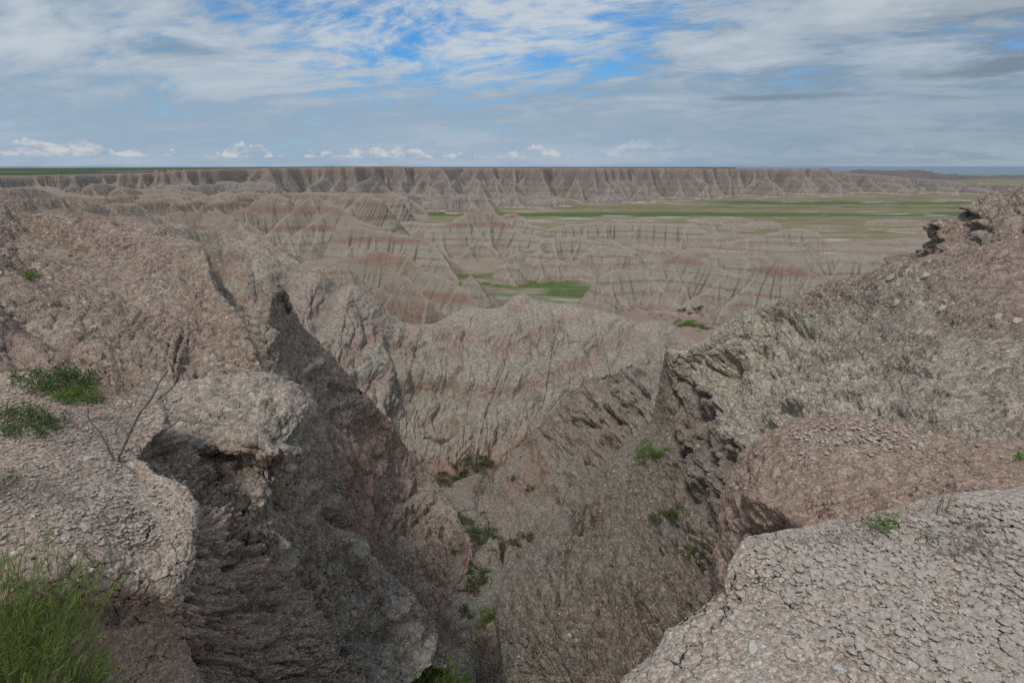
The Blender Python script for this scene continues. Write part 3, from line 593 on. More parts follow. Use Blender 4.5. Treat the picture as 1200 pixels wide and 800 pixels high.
def loft(name, rows, mat, dens=0.9, disp=None, label=None, flip=False, skirts=True):
    C = np.array(rows, float)                      # (R, K, 3)
    C[..., 2] = np.log(C[..., 2])
    clipd = C[..., :2].copy(); clipd[..., 0] = np.clip(clipd[..., 0], -30, 1230); clipd[..., 1] = np.clip(clipd[..., 1], 150, 830)
    lr = np.linalg.norm(np.diff(clipd, axis=0), axis=-1).max(1); lc = np.linalg.norm(np.diff(clipd, axis=1), axis=-1).max(0)
    G, rp = interp_ctrl(C, [int(min(max(6, q * dens), 24 if (skirts and i < 2) else 9999)) for i, q in enumerate(lr)])
    G2, cp = interp_ctrl(np.swapaxes(G, 0, 1), [int(max(5, q * dens)) for q in lc])
    G = np.swapaxes(G2, 0, 1)
    P = W(G[..., 0], G[..., 1], np.exp(G[..., 2]))
    def normals(P):
        du = np.gradient(P, axis=1); dv = np.gradient(P, axis=0); n = np.cross(du, dv)
        return n / (np.linalg.norm(n, axis=-1, keepdims=True) + 1e-9)
    N_ = normals(P); tocam = -(P * N_).sum(-1)
    # normals should look up / outwards
    vis = (rp >= min(2, C.shape[0] / 3)) & (rp <= C.shape[0] - 2.2)
    if np.median(np.sign(tocam + N_[..., 2] * 5)[vis]) < 0: N_ = -N_; flip = not flip
    RP = np.broadcast_to(rp[:, None], P.shape[:2]); CPm = np.broadcast_to(cp[None, :], P.shape[:2])
    if disp is not None: P = disp(P, N_, RP, CPm)
    Fg = grid_faces(*P.shape[:2])
    if flip: Fg = Fg[:, ::-1]
    nn = normals(P)
    me = make_mesh(name, P, Fg, M[mat], tint=getattr(disp, 'tint', None))
    o = link(name, me, kind='structure')
    if label: o['label'] = label
    ppx, ppy = proj(P); SURF.append((name, ppx.ravel(), ppy.ravel(), P.reshape(-1, 3), nn.reshape(-1, 3) * (-1 if flip else 1)))
    return o
def bumpy(lam=1.6, amp=0.10, octs=6, stretch=(1, 1, 0.6), ledge=0.0, lper=0.5, gully=0.0, gl=1.0, off=0.0, edge_fade=None, ridged=0.3):
    def f(P, N_, RP, CPm):
        a = fbm(P, lam, octs, 0.52, stretch, off=off)
        b = fbm(P, lam * 0.6, octs - 1, 0.55, stretch, ridged=True, off=off + 5)
        d = amp * (a * (1 - ridged) + (b - .4) * ridged)
        if gully:
            g = fbm(P, gl, 3, 0.5, (1, 1, 5.0), ridged=True, off=off + 8)
            d = d - gully * np.clip(g - 0.25, 0, 1) ** 1.5
        Q = P + N_ * d[..., None]
        if ledge:
            ph = P[..., 2] / lper + fbm(P, lper * 5, 3, 0.5, off=off + 2) * 0.7
            fr_ = ph - np.floor(ph); hs = np.modf(np.abs(np.sin(np.floor(ph) * 12.99) * 4375.8))[0]
            prof = np.where(fr_ < 0.75, fr_ / 0.75, (1 - fr_) / 0.25) * (0.3 + 0.9 * hs)
            st = np.clip(1.25 - np.abs(N_[..., 2]) * 1.15, 0, 1) * np.clip(0.6 + fbm(P, lper * 8, 2, 0.5, off=off + 4), 0, 1.3)
            hn = N_.copy(); hn[..., 2] = 0; hn /= (np.linalg.norm(hn, axis=-1, keepdims=True) + 1e-3)
            Q = Q + hn * (ledge * prof * st)[..., None]
        return Q
    return f
def flute(lam, amp, r0, r1, ref, seed, fade=0.5, base=None, power=1.0, colw=None):
    """runoff channels and buttresses running down the slope, in three sizes"""
    def f(P, N_, RP, CPm):
        if base is not None:
            P = base(P, N_, RP, CPm)
        i0 = np.searchsorted(RP[:, 0], ref)
        s = np.concatenate([[0], np.cumsum(np.linalg.norm(np.diff(P[i0], axis=0), axis=-1))])[None, :] + 0 * RP
        s = s + fbm(P, lam * 2.5, 3, .5, off=seed + 20) * lam * .6
        t = RP - r0
        d = 0
        for l_, a_, k_ in ((lam, 1.0, .9), (lam / 2.4, .48, 1.6), (lam / 5.5, .22, 3.0)):
            n = pnoise(s / l_, t * k_, 0 * s + seed); v = 1 - np.abs(n) * 2.6
            d = d - a_ * np.clip(v, 0, 1) ** 1.6 + a_ * .35 * pnoise(s / l_ * .8, t * k_ * .7, 0 * s + seed + 5)
        m = np.clip((RP - r0) / fade, 0, 1) * np.clip((r1 - RP) / fade, 0, 1)
        if colw is not None: m = m * colw(CPm, RP)
        if hasattr(base, 'tint'): f.tint = base.tint
        return P + N_ * (d * amp * m)[..., None]
    return f
def rills(spacing, depth, seed, r0, r1, wander=0.35, base=None, count_row=None, slant=0.0):
    """dark narrow erosion rills that run down the face between rows r0 and r1"""
    def f(P, N_, RP, CPm):
        if base is not None: P = base(P, N_, RP, CPm)
        rs = np.random.RandomState(seed)
        i0 = np.searchsorted(RP[:, 0], r0)
        s = np.concatenate([[0], np.cumsum(np.linalg.norm(np.diff(P[i0], axis=0), axis=-1))])
        t = np.clip((RP - r0) / (r1 - r0), 0, 1)
        S = s[None, :] + slant * t * 10 * np.sin(s[None, :] / 9 + 1) + pnoise(P[..., 2] / 2.2, s[None, :] / 9 + 0 * t, 0 * t + seed) * wander * spacing * 2 + pnoise(P[..., 2] / .6, s[None, :] / 3 + 0 * t, 0 * t + seed + 3) * wander * .4 * spacing
        k = 0; d = 0
        kn = np.cumsum(rs.uniform(.3, 1.8, int(s[-1] / spacing * 2) + 50)) * spacing - spacing * 10
        dep = rs.uniform(0.1, 1.0, len(kn)) ** 2.2; st0 = rs.uniform(0, .5, len(kn)); en = rs.uniform(.5, 1.3, len(kn))
        idx = np.clip(np.searchsorted(kn, S), 1, len(kn) - 1)
        for j in (idx - 1, idx):
            w_ = (0.055 + 0.05 * t) * (0.6 + dep[j])
            q = np.clip(1 - np.abs(S - kn[j]) / w_, 0, 1)
            on = np.clip((t - st0[j]) * 6, 0, 1) * np.clip((en[j] - t) * 6, 0, 1)
            d = np.maximum(d, q * dep[j] * on)
        f.tint = -np.clip(d * 1.3 - .2, 0, 1) * .5 + .42 * np.exp(-((RP - 2.15 - .3 * pnoise(S / 6, 0 * S, 0 * S + 2)) / .3) ** 2)  # negative: painted shade and damp soil in the rills; positive: pale crest cap
        return P - N_ * (d * depth)[..., None]
    return f

# N1: the banded wall in the middle
cr = [(300, 296, 44), (322, 303, 46), (345, 318, 48), (376, 322, 50), (397, 339, 52), (412, 333, 52), (440, 350, 55), (452, 364, 57), (475, 379, 60), (505, 382, 63), (530, 370, 66), (550, 363, 68), (585, 362, 70), (600, 350, 71), (613, 346, 72), (628, 352, 72), (665, 358, 74), (700, 363, 76), (730, 372, 78), (750, 378, 80), (775, 376, 82), (787, 382, 83), (795, 390, 83), (815, 400, 82), (850, 420, 80)]
mid = [(285, 420, 33), (300, 425, 34), (320, 430, 35), (345, 435, 36), (370, 440, 37), (395, 442, 38), (420, 445, 40), (440, 448, 42), (462, 450, 44), (490, 452, 46), (515, 452, 48), (540, 450, 50), (565, 450, 51), (590, 448, 52), (610, 446, 53), (630, 446, 54), (660, 446, 56), (690, 448, 58), (720, 450, 60), (745, 455, 61), (765, 455, 62), (780, 460, 62), (795, 465, 62), (815, 470, 61), (850, 480, 60)]
ft = [(280, 560, 29), (300, 562, 30), (330, 562, 31), (355, 560, 32), (380, 558, 33), (405, 556, 34), (430, 553, 35), (450, 551, 36.5), (470, 548, 38), (490, 546, 39), (510, 544, 40), (535, 541, 41), (560, 539, 42), (580, 537, 43), (600, 535, 44), (625, 534, 45), (655, 534, 46), (690, 535, 47), (720, 536, 48), (745, 537, 48), (770, 538, 48), (785, 540, 48), (800, 542, 48), (820, 545, 48), (850, 548, 48)]
fm = [((a[0] + b[0]) / 2 - 3, a[1] * .48 + b[1] * .52, math.exp(.5 * math.log(a[2]) + .5 * math.log(b[2])) - 1.0) for a, b in zip(mid, ft)]
cm = [((a[0] + b[0]) / 2, a[1] * .6 + b[1] * .4, math.exp(.5 * math.log(a[2]) + .5 * math.log(b[2]))) for a, b in zip(cr, mid)]
sq = lambda row, c0: [(a, b, c0 + (c_ - c0) * .5) for a, b, c_ in row]
cr, cm, mid, fm, ft = sq(cr, 66), sq(cm, 57), sq(mid, 49), sq(fm, 45), sq(ft, 41)
def back(row, dy1, dz1, dy2, dz2):
    r1, r2 = [], []
    for a, b, c_ in row:
        z = W(a, b, c_)[2]
        r1.append(H(a, c_ + dy1, z - dz1)); r2.append(H(a, c_ + dy2, z - dz2))
    return r1, r2
b1, b2 = back(cr, 3, 2.4, 32, 40)
def wall_shape(P, N_, RP, CPm):
    # broad undulation of the face, an alcove with layered lips at left
    d = fbm(P, 16, 2, 0.5, (1, 1, 2.5), off=2) * 0.9
    px, py = proj(P)
    sm = lambda v: np.clip(v, 0, 1) ** 2 * (3 - 2 * np.clip(v, 0, 1))
    wv = fbm(P, 3, 3, .5) * 9
    alc = sm((px + wv - 452) / 22) * sm((548 - px + wv) / 22) * sm((py + wv - 434) / 9) * sm((520 - py) / 34) * .7
    hole = np.exp(-((px - 517) / 15) ** 4 - ((py - 503 + (px - 517) * .1) / 3.0) ** 2) * .75
    P = P + N_ * (d - alc * 2.3 - hole * 3.6)[..., None] * np.clip((RP - 1.8) / .5, 0, 1)[..., None]
    return bumpy(2.4, 0.15, 6, (1.3, 1.3, 0.8), ledge=0.42, lper=0.9, off=1.0)(P, N_, RP, CPm)
ft2 = [(a, b + 40, c_ - 1) for a, b, c_ in ft]
loft('banded_wall', [b2, b1, cr, cm, mid, fm, ft, ft2], 'wall', 1.3, rills(0.55, .26, 3, 2.0, 6.0, wander=.5, base=flute(3.0, .62, 2.0, 6.5, 4, 55, fade=.8, base=wall_shape), slant=-.4), label='broad banded wall cut by thin rills across the middle')

# S1: spur on the left of the gully
rows = [
 [H(200, 30, -14), H(240, 31, -14), H(300, 30, -14), H(335, 32, -16), H(352, 33, -18), H(400, 36, -20), H(440, 38, -22), H(480, 40, -24), H(520, 38, -26), H(560, 34, -28), H(600, 25, -28), H(640, 18, -24)],
 [(196, 310, 20), (240, 334, 21), (285, 376, 22.2), (310, 366, 22.6), (330, 354, 23), (352, 394, 25), (384, 416, 26), (420, 457, 27), (446, 486, 28.3), (492, 545, 30), (535, 605, 27), (556, 650, 21)],
 [(192, 292, 19.5), (232, 305, 20.5), (283, 358, 21.6), (308, 350, 22), (325, 336, 22.3), (346, 374, 24), (383, 413, 25), (417, 453, 26), (442, 482, 27.5), (488, 542, 29), (530, 603, 26), (552, 650, 20)],
 [(190, 330, 17), (230, 350, 18), (278, 385, 19), (302, 400, 19.5), (318, 400, 20), (338, 425, 21), (370, 450, 22), (400, 490, 23), (428, 525, 24), (472, 580, 25.5), (522, 625, 23.5), (548, 668, 18)],
 [(200, 430, 13.5), (240, 440, 14), (280, 452, 15), (310, 462, 16), (330, 470, 16.5), (352, 490, 17.5), (384, 520, 18.5), (415, 560, 19.5), (440, 590, 20.5), (478, 630, 21.5), (526, 655, 20.5), (550, 690, 16)],
 [(240, 560, 10.5), (280, 565, 11), (320, 570, 11.5), (345, 575, 12), (365, 585, 12.8), (390, 600, 13.5), (415, 622, 14.5), (440, 650, 15.5), (465, 672, 16.5), (498, 690, 17), (530, 698, 16.5), (556, 722, 14)],
 [(300, 720, 7.8), (340, 725, 8), (380, 735, 8.3), (410, 740, 8.8), (430, 742, 9.4), (450, 745, 10), (470, 750, 10.8), (490, 752, 11.6), (508, 752, 12.2), (525, 750, 12.8), (545, 755, 12.6), (566, 768, 10.8)],
 [(330, 860, 6.4), (370, 862, 6.6), (410, 864, 6.8), (440, 864, 7), (460, 864, 7.3), (480, 862, 7.6), (500, 860, 8), (520, 856, 8.5), (535, 850, 9), (548, 842, 9.4), (560, 838, 9.4), (580, 850, 8.4)]]
def sink(q, dpx, dz):
    z = W(*q)[2] - dz; return (q[0] + dpx, float(pyof(q[2], z)), q[2])
rows = [[(a, b, c_ * (1 + (m_ - 1) * min(1, (len(r) - 1 - j) / 3))) for j, (a, b, c_) in enumerate(r)] for r, m_ in zip(rows, (1, 1, 1, 1, 1.05, 1.12, 1.16, 1.12))]
rows = [r + [sink(r[-1], 8, 1.2), sink(r[-1], 18, 5)] for r in rows]
loft('gully_spur', rows, 'spur', 0.95, flute(2.6, .50, 1.95, 7.5, 3, 3, fade=.9, colw=lambda C_, R_: np.clip((C_ - 4.5) / 3, .25, 1), base=bumpy(2.6, 0.26, 7, (1, 1, .8), ledge=0.16, lper=0.7, gully=0.22, gl=1.8, off=3.0, ridged=.4)), label='dark brown spur falling to the left bank of the gully')

# S2: right bank spur farther back
rows = [
 [H(540, 52, -30), H(580, 52, -28), H(620, 52, -27), H(660, 50, -25), H(700, 48, -24), H(740, 44, -20), H(780, 40, -18), H(830, 38, -15)],
 [(556, 557, 44.3), (582, 540, 43.5), (611, 519, 42.5), (642, 488, 41), (674, 459, 39), (712, 440, 36.5), (742, 430, 33.5), (800, 420, 31)],
 [(553, 560, 44), (580, 543, 43), (609, 522, 42), (640, 491, 40), (672, 462, 38), (710, 442, 35.5), (740, 433, 32.5), (800, 425, 30)],
 [(538, 578, 33), (585, 568, 36), (625, 548, 37), (660, 520, 35), (690, 494, 33), (725, 474, 30.5), (755, 464, 28), (805, 455, 26)],
 [(546, 607, 27), (592, 598, 28.8), (640, 583, 30), (675, 558, 28), (708, 530, 27), (742, 508, 25), (770, 498, 24), (810, 490, 23)],
 [(559, 645, 21.2), (602, 636, 22.3), (650, 620, 23), (690, 600, 22.5), (722, 575, 22), (752, 552, 21), (780, 540, 20.5), (815, 530, 20)],
 [(564, 704, 14.8), (606, 698, 15.3), (655, 690, 16), (700, 670, 16.5), (732, 650, 17), (760, 630, 17), (790, 610, 17), (820, 600, 17)],
 [(581, 800, 9.3), (622, 800, 9.8), (670, 800, 10.5), (715, 790, 11), (745, 780, 12), (770, 770, 12), (800, 760, 12), (830, 750, 12)]]
rows = [[sink(r[0], -24, 6), sink(r[0], -9, 1.4)] + r for r in rows]
loft('gully_slope', rows, 'slope', 0.95, flute(2.4, .60, 1.95, 7.5, 3, 8, fade=.9, base=bumpy(2.6, 0.42, 8, (1, 1, .8), ledge=.12, lper=.8, gully=0.55, gl=2.2, off=6.0, ridged=.5)), label='pink and grey slope on the right bank of the gully with dark shrubs')

# gully floor
line = [(590, 541, 45), (575, 545, 43.5), (545, 558, 38), (533, 575, 33), (540, 606, 27), (556, 640, 21.5), (562, 668, 18), (560, 700, 14.8), (566, 745, 11.6), (578, 800, 9.2), (590, 870, 7.2)]
rows = []
for off_, dz in ((-2.2, -2.2), (-1.0, -.35), (-.4, -.3), (0, -.35), (.4, -.3), (1.0, -.35), (2.2, -2.2)):
    r = []
    for a, b, c_ in line:
        q = W(a, b, c_); sca = 0.45 + c_ / 40
        x, y, z = q[0] + off_ * .8 * sca, q[1] + (off_ * .5 * sca if c_ > 36 else 0), q[2] + dz * .8 * sca
        f_ = y * CP - z * SP
        r.append((600 + F * x / f_, float(pyof(y, z)), y))
    rows.append(r)
loft('gully_floor', rows, 'slope', 0.8, bumpy(2.0, 0.25, 6, off=9.0), label='narrow gully floor grown with shrubs', skirts=False)

# R1: the large right slope with its crumbling left cliff
cr = [(604, 850, 7.3), (590, 770, 8.8), (583, 722, 10.2), (592, 682, 11.6), (622, 640, 13.4), (655, 600, 15), (668, 572, 16.2), (692, 556, 17), (735, 520, 18.4), (764, 494, 19.2), (775, 448, 19.4), (779, 420, 19), (783, 410, 18.8), (800, 410, 18.4), (826, 398, 17.8), (838, 386, 17.6), (870, 365, 17), (930, 345, 15.6), (1000, 322, 14.2), (1060, 306, 13.2), (1110, 295, 12.6), (1200, 276, 12), (1330, 255, 11.4)]
n_ = len(cr)
r2 = [(625, 850, 6.8), (612, 775, 8.0), (608, 730, 9.3), (625, 695, 10.4), (655, 655, 12), (685, 622, 13.4), (700, 600, 14.4), (722, 585, 15), (755, 560, 15.8), (785, 535, 16.4), (800, 500, 16.8), (808, 465, 17), (815, 445, 17), (835, 440, 16.6), (855, 432, 16), (872, 425, 15.6), (905, 405, 15), (960, 385, 13.8), (1030, 365, 12.5), (1085, 352, 11.5), (1130, 345, 10.9), (1210, 330, 10.3), (1330, 315, 9.8)]
r3 = [(655, 852, 6.3), (650, 785, 7.2), (655, 745, 8.2), (672, 715, 9.2), (698, 685, 10.4), (722, 660, 11.4), (738, 640, 12), (758, 622, 12.4), (785, 600, 12.8), (812, 575, 13), (828, 545, 13), (838, 515, 13), (848, 492, 13), (868, 480, 12.8), (888, 470, 12.6), (905, 462, 12.4), (935, 448, 12), (990, 430, 11.2), (1055, 415, 10.2), (1105, 408, 9.4), (1150, 402, 9.0), (1220, 395, 8.5), (1330, 385, 8)]
r4 = [(690, 855, 5.8), (695, 800, 6.5), (705, 765, 7.2), (722, 738, 8), (742, 712, 8.8), (765, 690, 9.4), (780, 672, 9.8), (798, 655, 10), (820, 635, 10.2), (842, 610, 10.3), (855, 580, 10.4), (866, 550, 10.6), (878, 528, 10.8), (898, 512, 10.8), (915, 502, 10.6), (935, 494, 10.4), (965, 482, 10), (1015, 470, 9.3), (1075, 462, 8.5), (1122, 458, 7.9), (1162, 455, 7.5), (1225, 452, 7.1), (1330, 450, 6.8)]
r5 = [(730, 865, 5.2), (745, 822, 5.7), (760, 790, 6.2), (775, 765, 6.7), (790, 740, 7.2), (808, 722, 7.6), (820, 705, 7.8), (835, 690, 8), (852, 672, 8), (868, 650, 8), (880, 625, 8), (890, 598, 8.2), (902, 575, 8.4), (920, 560, 8.5), (935, 550, 8.4), (955, 540, 8.3), (985, 530, 8.0), (1030, 520, 7.6), (1085, 514, 7), (1130, 512, 6.6), (1170, 515, 6.3), (1230, 520, 6), (1330, 524, 5.8)]
r6 = [(a + 20, b + 70, max(3.6, c_ * .86)) for a, b, c_ in r5]
b1, b2 = back(cr, 1.6, 1.6, 12, 16)
def slope_shape(P, N_, RP, CPm):
    sm = lambda v: np.clip(v, 0, 1) ** 2 * (3 - 2 * np.clip(v, 0, 1))
    q = fbm(P, 1.5, 3, .5, off=44) * 1.5
    L = sm((19.0 - CPm + q) / 4.0) * sm((RP - 2.0) / .9)           # the crumbling left side
    A_ = bumpy(1.6, 0.10, 7, (1, 1, .9), ledge=0.05, lper=0.45, gully=0.06, gl=1.3, off=12.0, ridged=.4)(P, N_, RP, CPm)
    B_ = bumpy(2.4, 0.36, 8, (1, 1, .8), ledge=0.16, lper=0.62, gully=0.55, gl=1.3, off=13.0, ridged=.6)(P, N_, RP, CPm)
    P = A_ * (1 - L[..., None]) + B_ * L[..., None]
    zn = fbm(P, 1.8, 4, .55, off=90) * 1.6
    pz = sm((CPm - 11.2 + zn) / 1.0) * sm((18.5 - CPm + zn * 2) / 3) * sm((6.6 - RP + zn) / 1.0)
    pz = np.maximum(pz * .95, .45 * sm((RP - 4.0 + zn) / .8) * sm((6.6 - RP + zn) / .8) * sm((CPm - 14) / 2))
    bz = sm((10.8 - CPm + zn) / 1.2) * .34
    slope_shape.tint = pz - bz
    # hollow in the crumbling face
    px, py = proj(P)
    hol = np.exp(-((px - 690) / 18) ** 2 - ((py - 600) / 22) ** 2)
    notch = np.exp(-((px - 800) / 7) ** 2 - ((py - 440) / 26) ** 2)
    w2 = fbm(P, .9, 3, .55, off=71)
    return P - N_ * (hol * .5 * (1 + w2) + notch * .25)[..., None]
loft('right_slope', [b2, b1, cr, r2, r3, r4, r5, r6], 'slope', 1.0, flute(1.5, .50, 2.0, 7.4, 4, 15, fade=.9, base=slope_shape, colw=lambda C_, R_: .16 + .84 * np.clip((18.0 - C_) / 4, 0, 1)), label='large rounded slope at right whose left side breaks into a crumbling cliff')

# outcrop at top right behind the slope
cr = [(1050, 316, 20.5), (1062, 300, 21), (1078, 296, 21.5), (1092, 288, 21), (1098, 272, 20.5), (1096, 262, 20), (1118, 258, 20), (1140, 248, 20), (1142, 238, 20), (1165, 228, 20), (1185, 227, 20), (1200, 221, 20), (1240, 214, 20), (1330, 205, 20)]
f1 = [(1050, 322, 19.6), (1063, 312, 20), (1080, 310, 20.2), (1096, 304, 20), (1104, 290, 19.4), (1108, 276, 19), (1130, 276, 18.8), (1152, 268, 18.4), (1160, 258, 18.2), (1178, 250, 18.2), (1195, 246, 18.2), (1210, 242, 18), (1245, 236, 18), (1330, 230, 18)]
f2 = [(1050, 330, 18.8), (1065, 322, 19), (1082, 320, 19), (1098, 314, 18.8), (1110, 304, 18.2), (1118, 294, 17.6), (1138, 292, 17.2), (1160, 286, 16.8), (1172, 278, 16.6), (1188, 270, 16.6), (1202, 268, 16.6), (1216, 264, 16.4), (1250, 260, 16.4), (1330, 256, 16.2)]
f3 = [(a, b + 60, c_ - 2.8) for a, b, c_ in f2]
b1, b2 = back(cr, 2.0, 1.4, 12, 12)
def out_shape(P, N_, RP, CPm):
    P = bumpy(1.6, 0.34, 7, (1, 1, .45), ledge=0.75, lper=0.50, off=15.0, ridged=.55)(P, N_, RP, CPm)
    return P
loft('rock_outcrop', [b2, b1, cr, f1, f2, f3], 'outcrop', 1.2, out_shape, label='overhanging layered rock outcrop at the right edge')

# F2: the brown mound
cr = [(850, 800, 4.2), (846, 720, 4.45), (842, 655, 4.7), (842, 612, 4.8), (848, 578, 4.85), (862, 545, 4.9), (888, 514, 4.85), (920, 497, 4.7), (965, 489, 4.6), (1010, 490, 4.55), (1055, 502, 4.5), (1110, 512, 4.45), (1200, 517, 4.35), (1330, 520, 4.25)]
g1 = [(870, 805, 3.8), (864, 735, 4.05), (860, 672, 4.25), (858, 625, 4.3), (868, 592, 4.35), (885, 560, 4.3), (910, 535, 4.25), (945, 520, 4.15), (985, 515, 4.05), (1030, 517, 4.0), (1075, 525, 3.95), (1125, 533, 3.9), (1205, 536, 3.85), (1330, 540, 3.8)]
g2 = [(890, 810, 3.4), (886, 748, 3.55), (882, 690, 3.68), (882, 645, 3.75), (892, 615, 3.62), (905, 588, 3.7), (930, 568, 3.72), (962, 556, 3.66), (1000, 552, 3.58), (1045, 552, 3.55), (1085, 556, 3.5), (1135, 560, 3.45), (1210, 560, 3.4), (1330, 562, 3.4)]
g3 = [(915, 815, 3.1), (912, 765, 3.2), (910, 712, 3.35), (915, 672, 3.42), (925, 650, 3.35), (935, 625, 3.3), (955, 610, 3.25), (985, 600, 3.2), (1015, 596, 3.15), (1055, 592, 3.12), (1095, 590, 3.1), (1145, 588, 3.08), (1215, 584, 3.08), (1330, 584, 3.1)]
g4 = [(a + 15, b + 60, c_ * .86) for a, b, c_ in g3]
b1, b2 = back(cr, .45, .35, 2.6, 3.4)
def mound_shape(P, N_, RP, CPm):
    P = bumpy(0.6, 0.085, 7, (1, 1, .8), ledge=0.07, lper=0.16, gully=.07, gl=.35, off=21.0, ridged=.45)(P, N_, RP, CPm)
    px, py = proj(P)
    # crumbled hanging lip with a hollow under it, on the mound's left shoulder
    lip = np.exp(-((px - 893) / 26) ** 2 - ((py - 592 - (px - 893) * .28) / 9) ** 2) * .11 * (1 + .6 * fbm(P, .12, 2, .5))
    lip2 = np.exp(-((px - 925) / 13) ** 2 - ((py - 603) / 12) ** 2) * .10 + np.exp(-((px - 948) / 12) ** 2 - ((py - 622) / 11) ** 2) * .08
    hol = np.exp(-((px - 905) / 34) ** 2 - ((py - 635 - (px - 905) * .2) / 15) ** 2) * .26
    return P + N_ * (lip + lip2 - hol)[..., None]
loft('clay_mound', [b2, b1, cr, g1, g2, g3, g4], 'mound', 1.1, mound_shape, label='reddish brown cracked clay mound at right')

# F1: pebbly foreground at right
cr = [(700, 870, 1.95), (738, 800, 2.1), (762, 776, 2.2), (800, 738, 2.32), (838, 704, 2.42), (850, 688, 2.46), (862, 662, 2.54), (888, 634, 2.66), (930, 622, 2.74), (985, 612, 2.80), (1060, 598, 2.88), (1130, 584, 2.96), (1200, 574, 3.02), (1330, 560, 3.1)]
g1 = [(745, 900, 1.72), (785, 835, 1.86), (815, 806, 1.93), (845, 772, 2.03), (872, 742, 2.12), (885, 722, 2.19), (900, 698, 2.27), (925, 678, 2.34), (962, 664, 2.39), (1012, 655, 2.42), (1080, 643, 2.47), (1145, 632, 2.51), (1215, 624, 2.55), (1330, 612, 2.6)]
g2 = [(800, 960, 1.48), (840, 900, 1.60), (870, 868, 1.66), (898, 832, 1.74), (920, 806, 1.80), (935, 785, 1.86), (950, 762, 1.93), (972, 745, 1.97), (1005, 732, 2.0), (1050, 722, 2.03), (1110, 712, 2.05), (1170, 702, 2.08), (1240, 694, 2.1), (1350, 684, 2.14)]
g3 = [(880, 1060, 1.22), (915, 1000, 1.32), (945, 968, 1.36), (970, 930, 1.42), (990, 900, 1.48), (1005, 880, 1.52), (1020, 858, 1.56), (1040, 840, 1.60), (1070, 828, 1.62), (1110, 818, 1.64), (1165, 808, 1.66), (1220, 798, 1.68), (1290, 790, 1.7), (1400, 780, 1.72)]
g4 = [(a + 60, b + 230, c_ * .68) for a, b, c_ in g3]
b1, b2 = back(cr, .12, .18, .5, 2.6)
def fore_shape(P, N_, RP, CPm):
    P = bumpy(0.5, 0.040, 7, (1, 1, .8), ledge=0.04, lper=0.11, off=31.0)(P, N_, RP, CPm)
    px, py = proj(P)
    e = (px - 850) * .55 + (py - 720) * .83 ; q = -(px - 850) * .83 + (py - 720) * .55
    st = np.clip(e / 6, -1, 1) * np.exp(-((q - 5) / 70) ** 2) * np.exp(-(e / 30) ** 2)
    return P + N_ * (-.03 * np.clip(-st, 0, 1))[..., None]
loft('pebbly_ground', [b2, b1, cr, g1, g2, g3, g4], 'near_right', 1.15, fore_shape, label='pale cracked clay ground strewn with pebbles at the lower right')

# H1: left hillside, with the pale dome behind it
cr = [(20, 262, 24), (62, 247, 25), (98, 251, 26), (130, 256, 26.5), (165, 256, 26), (190, 263, 25), (208, 272, 24), (222, 284, 23), (232, 300, 22)]
f1 = [(20, 275, 22), (62, 262, 23), (98, 265, 24), (130, 269, 24), (165, 272, 23), (188, 280, 22), (204, 289, 21.5), (216, 300, 21), (225, 318, 20)]
f2 = [(20, 330, 19), (62, 320, 19), (98, 320, 20), (130, 322, 20), (165, 325, 19), (188, 330, 19), (204, 335, 19), (216, 345, 19), (225, 360, 18)]
b1, b2 = back(cr, 1.5, 1, 12, 12)
loft('pale_shoulder', [b2, b1, cr, f1, f2], 'slope', 0.9, bumpy(2.0, 0.2, 6, (1, 1, .6), ledge=.4, lper=.5, off=40.0), label='pale rounded shoulder behind the left hillside')
cr = [(-160, 205, 14.5), (-60, 226, 15), (0, 240, 15.4), (22, 247, 15.6), (45, 250, 15.8), (85, 252, 16), (120, 257, 16), (160, 260, 15.8), (182, 262, 15.4), (202, 273, 15), (222, 281, 14.6), (236, 288, 14), (243, 306, 13), (248, 328, 12), (262, 348, 11), (277, 368, 10), (290, 392, 9.2), (299, 412, 8.5), (306, 440, 7.9), (316, 490, 7.2)]
g1 = [(-160, 245, 12.4), (-60, 258, 12.8), (-5, 268, 13.2), (25, 276, 13.5), (60, 282, 13.7), (100, 288, 13.7), (130, 294, 13.6), (160, 300, 13.4), (180, 306, 13.1), (197, 312, 12.8), (212, 320, 12.4), (224, 328, 12), (232, 344, 11.3), (238, 362, 10.6), (250, 380, 9.9), (262, 398, 9.2), (274, 418, 8.5), (283, 436, 8), (290, 460, 7.5), (300, 505, 6.9)]
g2 = [(-160, 300, 9.8), (-60, 308, 10.2), (-10, 315, 10.6), (25, 324, 10.9), (60, 332, 11.1), (95, 340, 11.2), (125, 346, 11.2), (150, 352, 11.1), (168, 358, 10.9), (184, 364, 10.7), (198, 370, 10.5), (210, 376, 10.2), (218, 388, 9.7), (224, 402, 9.2), (235, 416, 8.7), (248, 432, 8.2), (260, 448, 7.8), (270, 462, 7.4), (278, 482, 7.1), (288, 520, 6.6)]
g3 = [(-160, 370, 7.4), (-60, 376, 7.7), (-10, 382, 8.0), (25, 390, 8.2), (60, 396, 8.3), (92, 402, 8.4), (118, 406, 8.4), (140, 410, 8.3), (158, 414, 8.2), (172, 418, 8.1), (186, 422, 8), (198, 426, 7.9), (206, 434, 7.7), (212, 444, 7.5), (222, 456, 7.3), (235, 468, 7.1), (247, 480, 6.9), (257, 492, 6.7), (266, 508, 6.5), (275, 540, 6.2)]
g4 = [(a - 4, b + 80, c_ * .80) for a, b, c_ in g3]
b1, b2 = back(cr, 1.2, 1.0, 9, 13)
